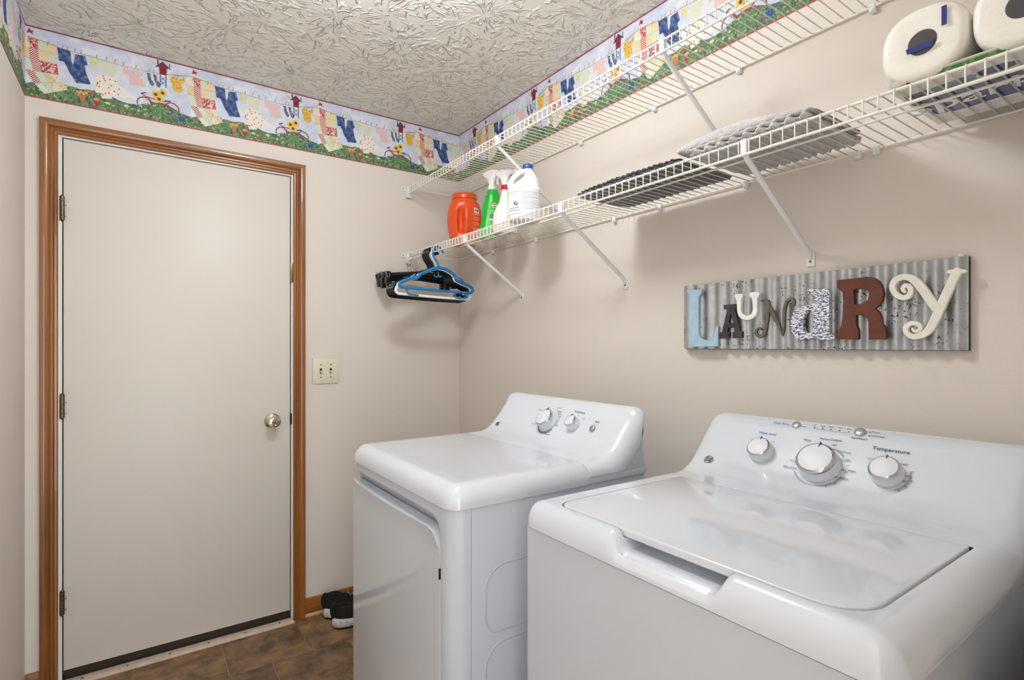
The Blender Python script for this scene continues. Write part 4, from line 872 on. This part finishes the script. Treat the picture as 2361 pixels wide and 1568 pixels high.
def under(u, v):
    X_ = -.298+v*.262; Y_ = -2.183-u*.25; Z_ = ZD+.002+.012*np.clip(1-u/.03, 0, 1)**2+.014*np.clip(1-v/.07, 0, 1)**2; return X_, Y_, Z_
u_ = painted('printed_wrapper', c.out(), under, M['film'], pk, 180)
put_text('Sparkle', (-.152, -2.298, ZD+.0014), (0, -1, 0), (-1, .10, 0), .088, M['white_pl'], pk, lift=.0001, shear=.25, bold=.0012)

# ------------------------------------------------------------------ laundry sign
SB = -.013
sg = empty('wall_sign', (0, -1.873, 1.36)); tag(sg, 'corrugated metal wall sign spelling LAUNDRY in mismatched wooden letters', 'sign')
def ins(o, par=sg): o.parent = par; o.location = (-Vector(par.location)) if par is sg else (0, 0, 0); return o
def sgm():
    m = mat('galvanised_print', (176, 180, 184), .36, .65); nt = m.node_tree; N = nt.nodes.new; L = nt.links.new; b = nt.nodes['Principled BSDF']; tc = N('ShaderNodeTexCoord')
    n = N('ShaderNodeTexNoise'); n.inputs['Scale'].default_value = 170; n.inputs['Detail'].default_value = 2; L(tc.outputs['Object'], n.inputs['Vector']); g = N('ShaderNodeTexNoise'); g.inputs['Scale'].default_value = 14; L(tc.outputs['Object'], g.inputs['Vector'])
    gm = N('ShaderNodeMapRange'); gm.inputs[1].default_value = .5; gm.inputs[2].default_value = .62; L(g.outputs['Fac'], gm.inputs[0])
    sm = N('ShaderNodeMapRange'); sm.inputs[1].default_value = .60; sm.inputs[2].default_value = .64; L(n.outputs['Fac'], sm.inputs[0]); mu = N('ShaderNodeMath'); mu.operation = 'MULTIPLY'; L(gm.outputs[0], mu.inputs[0]); L(sm.outputs[0], mu.inputs[1])
    n2 = N('ShaderNodeTexNoise'); n2.inputs['Scale'].default_value = 40; L(tc.outputs['Object'], n2.inputs['Vector']); r2 = N('ShaderNodeValToRGB'); r2.color_ramp.elements[0].position = .35; r2.color_ramp.elements[1].position = .65; r2.color_ramp.elements[0].color = (*lin((170, 174, 178)), 1); r2.color_ramp.elements[1].color = (*lin((184, 188, 190)), 1); L(n2.outputs['Fac'], r2.inputs[0])
    mi = N('ShaderNodeMix'); mi.data_type = 'RGBA'; L(mu.outputs[0], mi.inputs[0]); L(r2.outputs[0], mi.inputs[6]); mi.inputs[7].default_value = (*lin((58, 58, 60)), 1); L(mi.outputs[2], b.inputs['Base Color']); return m
M['galv'] = sgm()
y0, y1, z0, z1 = -1.511, -2.236, 1.260, 1.461; n = 200; vs = []; fs = []
for i in range(n+1):
    y = y0+(y1-y0)*i/n; dx = .0048*math.cos((y-y0)/.0382*2*PI)
    for z in (z0, z1): vs.append((SB-.0062+dx, y, z)); vs.append((SB-.0052+dx, y, z))
for i in range(n):
    a = 4*i; fs += [(a, a+4, a+6, a+2), (a+1, a+3, a+7, a+5), (a, a+1, a+5, a+4), (a+2, a+6, a+7, a+3)]
fs += [(0, 2, 3, 1), (4*n, 4*n+1, 4*n+3, 4*n+2)]
ins(mesh('metal_sheet', vs, fs, M['galv'], None, 60))
ins(box('backing_board', -.001, SB+.003, y0, y1, z0-.001, z1+.001, mat('sign_edge', (52, 48, 44), .7), None))
for yy in (-1.53, -2.22): ins(lathe('hanging_tab', [(.006, 0), (.006, .002), (.003, .003)], frame_matrix((-.004, yy, z1+.003), (0, -1, 0), (0, 0, 1)), M['white_pl'], None, 12))
K = 3.1066
def cp_(pt, x): p = RX(x, 1540+pt[0]/K, 560+pt[1]/K); return p
def letter(ch, outlines, x, th, m, bev=.0012):
    me = curve_shape([[(-cp_(p, x).y, cp_(p, x).z) for p in o] for o in outlines], th, bev)
    me.transform(Matrix(((0, 0, -1, x+th/2), (-1, 0, 0, 0), (0, 1, 0, 0), (0, 0, 0, 1)))); bm_ = bmesh.new(); bm_.from_mesh(me); bmesh.ops.recalc_face_normals(bm_, faces=bm_.faces); bm_.to_mesh(me); bm_.free()
    o = link_obj('letter_'+ch, me, m, None, 40); return ins(o)
def stroke_letter(ch, strokes, x0, th, m):
    x = x0; vs = []; fs = []
    for si, st in enumerate(strokes):
        x = x0+si*.0004
        P = smooth_path([(cp_((a, b), x).y, cp_((a, b), x).z, r/K/1180*1.0) for a, b, r in st], 7); n = len(P); base = len(vs)
        for i, p in enumerate(P):
            a, b = P[max(0, i-1)], P[min(n-1, i+1)]; t = Vector((b.x-a.x, b.y-a.y)).normalized(); q = Vector((-t.y, t.x))*p.z
            for s_, xx, f_ in ((1, x+th, 1), (1, x+.0015, 1), (.82, x, 1), (-.82, x, 1), (-1, x+.0015, 1), (-1, x+th, 1)): vs.append((xx, p.x+q.x*s_, p.y+q.y*s_))
        for i in range(n-1): fs += [(base+i*6+k, base+i*6+(k+1) % 6, base+(i+1)*6+(k+1) % 6, base+(i+1)*6+k) for k in range(6)]
        fs += [tuple(base+k for k in range(6))[::-1], tuple(base+(n-1)*6+k for k in range(6))]
        for e in (0, n-1):                     # round the ends
            c0 = P[e]; b2 = len(vs); mseg = 14
            for xx, ff in ((x+th, .985), (x+.0017, .985), (x+.0002, .81)): vs += [(xx, c0.x+c0.z*ff*math.cos(2*PI*k/mseg), c0.y+c0.z*ff*math.sin(2*PI*k/mseg)) for k in range(mseg)]
            fs += [(b2+r*mseg+k, b2+r*mseg+(k+1) % mseg, b2+(r+1)*mseg+(k+1) % mseg, b2+(r+1)*mseg+k) for r in (0, 1) for k in range(mseg)]; fs.append(tuple(b2+2*mseg+k for k in range(mseg)))
    bm_ = bmesh.new(); bv = [bm_.verts.new(v) for v in vs]
    for f in fs:
        try: bm_.faces.new([bv[i] for i in f])
        except ValueError: pass
    return ins(bmo('letter_'+ch, bm_, m, None, 40))
def wpaint(nm, c, c2=None): return mat(nm, c, .6, bump=(120, .3, .001), noise=(30, c2 or tuple(min(255, q+14) for q in c), .4, .7))
def speckle():
    m = mat('navy_white_pattern', (232, 232, 236), .5); nt = m.node_tree; N = nt.nodes.new; L = nt.links.new; tc = N('ShaderNodeTexCoord'); mp = N('ShaderNodeMapping'); mp.inputs['Scale'].default_value = (1, .55, 1.6); L(tc.outputs['Object'], mp.inputs[0])
    n = N('ShaderNodeTexNoise'); n.inputs['Scale'].default_value = 230; n.inputs['Detail'].default_value = 1; n.inputs['Distortion'].default_value = 1; L(mp.outputs[0], n.inputs['Vector']); r = N('ShaderNodeValToRGB'); r.color_ramp.elements[0].position = .44; r.color_ramp.elements[1].position = .52
    r.color_ramp.elements[0].color = (*lin((66, 74, 108)), 1); r.color_ramp.elements[1].color = (*lin((236, 236, 240)), 1); L(n.outputs['Fac'], r.inputs[0]); L(r.outputs[0], nt.nodes['Principled BSDF'].inputs['Base Color']); return m
def rnd(pts, n=4): return [(p.x, p.y) for p in smooth_path([(a, b, 0) for a, b in pts], n, True)]
XF = SB-.0115
letter('L', [[(136, 350), (136, 338), (240, 334), (244, 352), (238, 366), (226, 380), (221, 400), (219, 640), (224, 668), (240, 688), (268, 698), (300, 694), (322, 676), (336, 650), (342, 620), (345, 600), (352, 590), (361, 598), (358, 743), (146, 746), (146, 712), (158, 694), (160, 660), (156, 600), (158, 400), (154, 372), (142, 358)]], XF-.010, .010, wpaint('powder_blue', (166, 196, 216)))
letter('A', [[(400, 445), (485, 437), (490, 470), (478, 476), (515, 630), (532, 635), (532, 680), (463, 682), (463, 640), (478, 636), (474, 606), (432, 609), (427, 638), (442, 642), (440, 682), (368, 685), (370, 645), (388, 640), (425, 476), (402, 476)], [(452, 505), (436, 574), (468, 571)]], XF-.008, .008, wpaint('soft_black', (50, 48, 50)))
letter('U', [rnd([(478, 388), (480, 370), (505, 366), (532, 366), (536, 380), (530, 394), (526, 430), (525, 480), (532, 505), (552, 519), (580, 518), (600, 504), (608, 475), (606, 430), (600, 396), (587, 384), (588, 358), (615, 353), (644, 352), (655, 366), (650, 382), (641, 400), (640, 440), (640, 485), (628, 522), (600, 546), (570, 554), (535, 548), (508, 526), (497, 490), (494, 440), (491, 408)], 3)], XF-.022, .010, wpaint('chalk_white', (238, 236, 230)))
stroke_letter('N', [[(668, 622, 7), (655, 612, 9), (637, 618, 12), (628, 640, 14), (640, 664, 15), (665, 668, 16), (688, 645, 16), (703, 590, 16), (714, 500, 17), (716, 425, 17)], [(700, 420, 20), (730, 470, 20), (775, 560, 19), (808, 640, 12), (818, 664, 6)], [(818, 664, 6), (826, 610, 13), (828, 530, 15), (832, 470, 15), (846, 425, 15), (872, 402, 15), (897, 410, 13), (900, 434, 11), (884, 446, 9), (872, 436, 7)], [(668, 415, 9), (690, 412, 11), (715, 412, 9)]], XF-.007, .007, wpaint('olive_grey', (98, 91, 72)))
letter('D', [[(992, 348), (1005, 332), (1140, 328), (1156, 345), (1156, 640), (1164, 658), (1192, 664), (1196, 680), (1188, 694), (1130, 698), (1084, 696), (1060, 684), (1030, 682), (1006, 697), (960, 696), (920, 682), (890, 650), (876, 600), (880, 545), (900, 495), (934, 465), (980, 450), (1026, 446), (1046, 430), (1050, 384), (1030, 368), (1004, 366)], [(1012, 486), (984, 505), (968, 550), (966, 600), (980, 635), (1004, 652), (1030, 640), (1040, 600), (1040, 520), (1030, 492)]], XF-.014, .014, speckle())
letter('R', [[(1210, 268), (1430, 243), (1476, 250), (1510, 272), (1535, 312), (1545, 365), (1536, 410), (1515, 448), (1484, 470), (1512, 494), (1528, 530), (1534, 578), (1556, 606), (1564, 650), (1562, 690), (1438, 692), (1436, 570), (1422, 530), (1396, 512), (1346, 518), (1350, 590), (1366, 630), (1366, 692), (1210, 690), (1210, 640), (1238, 602), (1250, 540), (1255, 420), (1250, 352), (1212, 325)], [(1328, 336), (1390, 325), (1424, 334), (1442, 364), (1432, 410), (1396, 434), (1336, 441)]], XF-.010, .010, wpaint('brick_brown', (104, 50, 32), (84, 40, 26)))
stroke_letter('Y', [[(1700, 352, 8), (1688, 345, 14), (1680, 325, 17), (1698, 306, 19), (1725, 312, 21), (1738, 345, 22), (1722, 380, 23), (1680, 393, 23), (1632, 370, 24), (1606, 320, 25), (1620, 275, 26), (1665, 247, 26), (1720, 247, 28), (1770, 275, 32), (1820, 330, 34), (1870, 400, 34), (1920, 470, 33)], [(2068, 208, 34), (2040, 262, 33), (2000, 350, 33), (1950, 460, 34), (1905, 560, 34), (1865, 625, 31), (1810, 662, 27), (1750, 672, 23), (1708, 645, 21), (1702, 605, 21), (1735, 578, 20), (1780, 580, 19), (1806, 605, 17), (1792, 630, 15), (1760, 630, 12), (1748, 612, 8)], [(2012, 207, 15), (2065, 203, 17), (2122, 203, 15)]], XF-.010, .010, wpaint('cream_paint', (234, 229, 216)))

# ------------------------------------------------------------------ hangers on the lip of the lower shelf
def Cz(x, y): return lambda u, v: RY(y, 860+u/9.388, 540+v/9.388)
def trace(pts, y, dz=0., dx=0., ref=-.30): 
    out = []
    for u, v in pts: p = RY(ref, 860+u/9.388, 540+v/9.388); out.append(Vector((p.x+dx, y, p.z+dz)))
    return out
HOOK = [(1490, 420), (1468, 360), (1440, 312), (1390, 282), (1330, 290), (1285, 340), (1268, 410), (1285, 480), (1330, 560), (1372, 630), (1385, 700)]
SHL = [(1385, 730), (1240, 770), (1090, 830), (985, 880), (960, 930), (880, 945), (830, 925), (905, 868)]
SHL2 = [(955, 935), (800, 965), (640, 1020), (560, 1060), (545, 1110), (590, 1160), (700, 1180)]
SHR = [(1385, 730), (1530, 760), (1680, 840), (1755, 920), (1770, 990), (1850, 1030), (1910, 1020), (1820, 965)]
SHR2 = [(1770, 990), (1900, 1060), (2040, 1120), (2120, 1180), (2120, 1250), (2050, 1280), (1940, 1280)]
BAR = [(590, 1150), (1000, 1190), (1500, 1235), (2060, 1275)]
HKL = [(700, 1190), (740, 1290), (800, 1310), (960, 1330)]; HKR = [(2010, 1290), (1990, 1370), (1900, 1390), (1780, 1370), (1745, 1300)]
def hanger(y, m, label, dz=0., low=0., dx=0., ref=-.30):
    h = empty('clothes_hanger', (-.31, y, ZS1-.03)); tag(h, label, 'hanger', 'plastic clothes hangers on the shelf lip')
    def add(nm, pts, r, flat=.6, sm=5):
        vs, fs = [], []; tube_geo(vs, fs, smooth_path(trace(pts, y, dz, dx, ref), sm), r, 8, flat=flat, flatdir=(0, 1, 0)); o = mesh(nm, vs, fs, m, None, 60); o.parent = h; o.location = -Vector(h.location); return o
    add('hook', HOOK, .0055); vs, fs = [], []
    for pts in (SHL[:5]+[(800, 965), (640, 1020), (560, 1060), (545, 1110), (590, 1150)], SHR[:5]+SHR2[1:]): tube_geo(vs, fs, smooth_path(trace(pts, y, dz, dx, ref), 5), .0075, 8, flat=.55, flatdir=(0, 1, 0))
    for pts in ([(985, 905), (900, 945), (835, 925), (905, 868)], [(1790, 1010), (1860, 1040), (1925, 1020), (1830, 960)]): tube_geo(vs, fs, smooth_path(trace(pts, y, dz, dx, ref), 4), .0042, 8, flat=.7, flatdir=(0, 1, 0))
    o = mesh('shoulder', vs, fs, m, None, 60); o.parent = h; o.location = -Vector(h.location)
    b_ = [(u, v+low) for u, v in BAR]; vs, fs = [], []; tube_geo(vs, fs, smooth_path(trace(b_, y, dz, dx, ref), 4), .0062, 8, flat=.6, flatdir=(0, 1, 0))
    if low:
        for a in ([(560, 1080), (500, 1170), (530, 1260), (590, 1150+low)], [(2120, 1200), (2110, 1340), (2060, 1275+low)]): tube_geo(vs, fs, smooth_path(trace(a, y, dz, dx, ref), 4), .0065, 8, flat=.6, flatdir=(0, 1, 0))
    o = mesh('trouser_bar', vs, fs, m, None, 60); o.parent = h; o.location = -Vector(h.location)
    if not low:
        add('strap_hook', HKL, .0045); add('strap_hook', HKR, .0045)
        add('strap_hook', [(1390, 830), (1385, 900), (1350, 935), (1310, 915), (1305, 880)], .003); add('strap_hook', [(1390, 830), (1395, 900), (1425, 935), (1455, 905)], .003)
    return h
hanger(-.312, M['blue_pl'], 'bright blue plastic clothes hanger, nearest of the bunch on the shelf lip')
hanger(-.298, M['hdpe'], 'white plastic clothes hanger directly behind the bright blue one', -.002, 130)
for k in range(4): hanger(-.284+k*.012, M['black_pl'], 'black plastic clothes hanger, %s behind the white hanger' % ('first', 'second', 'third', 'fourth')[k], -.004-.001*k, 140+5*k, -.012-.003*k)
# black clip hangers with chrome hooks, swung at an angle
CM = M['black_pl']
def clip_hanger(y, rot, dz, dx, i):
    h = empty('clip_hanger', (-.315, y, ZS1-.035), rot); tag(h, 'black clip hanger with chrome wire hook, %s counting from the door wall' % ('sixth', 'fifth', 'fourth', 'third', 'second', 'first')[i], 'hanger', 'black clip hangers with chrome hooks')
    tube('hook', smooth_path([(.030, 0, -.012), (.022, 0, .008), (.004, 0, .016), (-.018, 0, .006), (-.026, 0, -.02), (-.020, 0, -.05), (-.004, 0, -.075+dz), (0, 0, -.088+dz)], 6), .0014, M['wire'], h, 8)
    zb = -.098+dz; vs, fs = [], []
    pts = [(-.185+dx, 0, zb-.008), (-.12, 0, zb), (-.04, 0, zb+.008), (0, 0, zb+.010), (.04, 0, zb+.008), (.12, 0, zb), (.185+dx, 0, zb-.008)]
    tube_geo(vs, fs, smooth_path(pts, 4), .0105, 8, flat=.5, flatdir=(0, 1, 0)); mesh('clip_bar', vs, fs, CM, h, 60)
    for sx in (-.165+dx, .165+dx):
        b_ = bmesh.new(); add_box(b_, sx-.014, sx+.014, -.010, -.002, zb-.045, zb+.012, .003, 2); add_box(b_, sx-.014, sx+.014, .002, .010, zb-.045, zb+.012, .003, 2); add_box(b_, sx-.012, sx+.012, -.012, .012, zb-.006, zb+.006, .003, 2); c_ = bmo('clip', b_, CM, h)
        tube('clip_spring', [(sx-.008, -.0125, zb), (sx-.004, -.0125, zb-.018), (sx+.004, -.0125, zb-.018), (sx+.008, -.0125, zb)], .0012, M['wire'], c_, 6)
    tube('bar_rivet', [(-.03, -.008, zb), (-.03, .008, zb)], .003, M['wire'], h, 8)
for i, (y, rot, dz, dx) in enumerate(((-.200, -.14, 0, -.010), (-.173, -.15, -.010, .006), (-.146, -.14, .002, -.012), (-.119, -.14, -.016, 0), (-.092, -.13, .004, -.008), (-.064, -.11, -.006, .004))):
    clip_hanger(y, rot, dz, dx, i)

# ------------------------------------------------------------------ shoes by the baseboard
M['knit'] = mat('black_knit', (14, 14, 16), .8, bump=(500, .6, .001)); M['foam'] = mat('white_foam', (206, 206, 208), .6, noise=(60, (150, 150, 152), .45, .8)); M['rubber'] = mat('black_rubber', (18, 17, 16), .7); M['lace'] = mat('grey_lace', (120, 122, 140), .8)
def shoe(x, y, rz, label):
    s = empty('sneaker', (x, y, 0), rz); tag(s, label, 'shoe')
    def foot(a, k): # plan half width along length
        return k
    L = .285; st = [(0, .012), (.02, .030), (.06, .037), (.12, .038), (.18, .045), (.23, .044), (.265, .032), (.285, .010)]
    def hw(t):
        for (a, b_), (c_, d_) in zip(st[:-1], st[1:]):
            if t <= c_: f = (t-a)/(c_-a); return b_+(d_-b_)*f
        return .01
    n = 28; ts = [L*.5*(1-math.cos(PI*i/n)) for i in range(n+1)]
    out = [(t, hw(t)) for t in ts]+[(t, -hw(t)) for t in reversed(ts)]
    def loft(name, levels, m, cap=True):
        vs = []; fs = []; N_ = len(out)
        for z, k, dx, sh in levels: vs += [(p[0]*sh+dx, p[1]*k, z(p[0]) if callable(z) else z) for p in out]
        for j in range(len(levels)-1): fs += [(j*N_+i, j*N_+(i+1) % N_, (j+1)*N_+(i+1) % N_, (j+1)*N_+i) for i in range(N_)]
        fs += [tuple(range(N_))[::-1], tuple((len(levels)-1)*N_+i for i in range(N_))]; return mesh(name, vs, fs, m, s, 60)
    loft('outsole', [(0, .86, .010, .95), (.006, .95, .003, .985), (.010, .97, 0, 1)], M['rubber'])
    loft('midsole', [(.010, .98, 0, 1), (.022, 1.1, -.006, 1.03), (lambda t: .040-.012*t/L, 1.06, -.004, 1.02), (lambda t: .050-.024*t/L, .95, .002, .985)], M['foam'])
    up = lambda a, b_: (lambda t: a+(b_-a)*max(0, min(1, 1-(t-.05)/.16))**1.4)
    o = loft('upper', [(lambda t: .045-.022*t/L, .93, .004, .975), (up(.045, .068), .88, .006, .96), (up(.060, .086), .76, .004, .95), (up(.066, .100), .60, .002, .94), (up(.070, .106), .50, -.002, .92)], M['knit'])
    vs, fs, nc = surf(lambda a, t: Vector((.052+.045*math.cos(a)*(1-t*.2), .021*math.sin(a)*(1-t*.2), .109-.03*t-.16*max(0, math.cos(a))*.12)), 0, 2*PI, 24, 0, 1, 2, True); mesh('collar', vs, fs, M['rubber'], s, 180)
    vs, fs = [], []
    for k in range(4): tube_geo(vs, fs, smooth_path([(.115+k*.02, -.022, .089-k*.008), (.112+k*.02, 0, .096-k*.008), (.115+k*.02, .022, .089-k*.008)], 4), .0028, 6)
    tube_geo(vs, fs, smooth_path([(.112, 0, .098), (.10, -.02, .108), (.115, -.03, .096), (.125, -.012, .094)], 4), .0024, 6)
    mesh('laces', vs, fs, M['lace'], s, 60)
    tube('heel_tab', smooth_path([(.004, 0, .05), (-.004, 0, .075), (-.002, 0, .10), (.010, 0, .112)], 4), [.008]*13, M['knit'], s, 8, flat=1.4)
shoe(-.756, -.075, -.06, 'black knit running shoe with white sole, against the baseboard behind the dryer')
shoe(-.748, -.188, -.10, 'black knit running shoe with white sole, nearer the dryer than its mate')
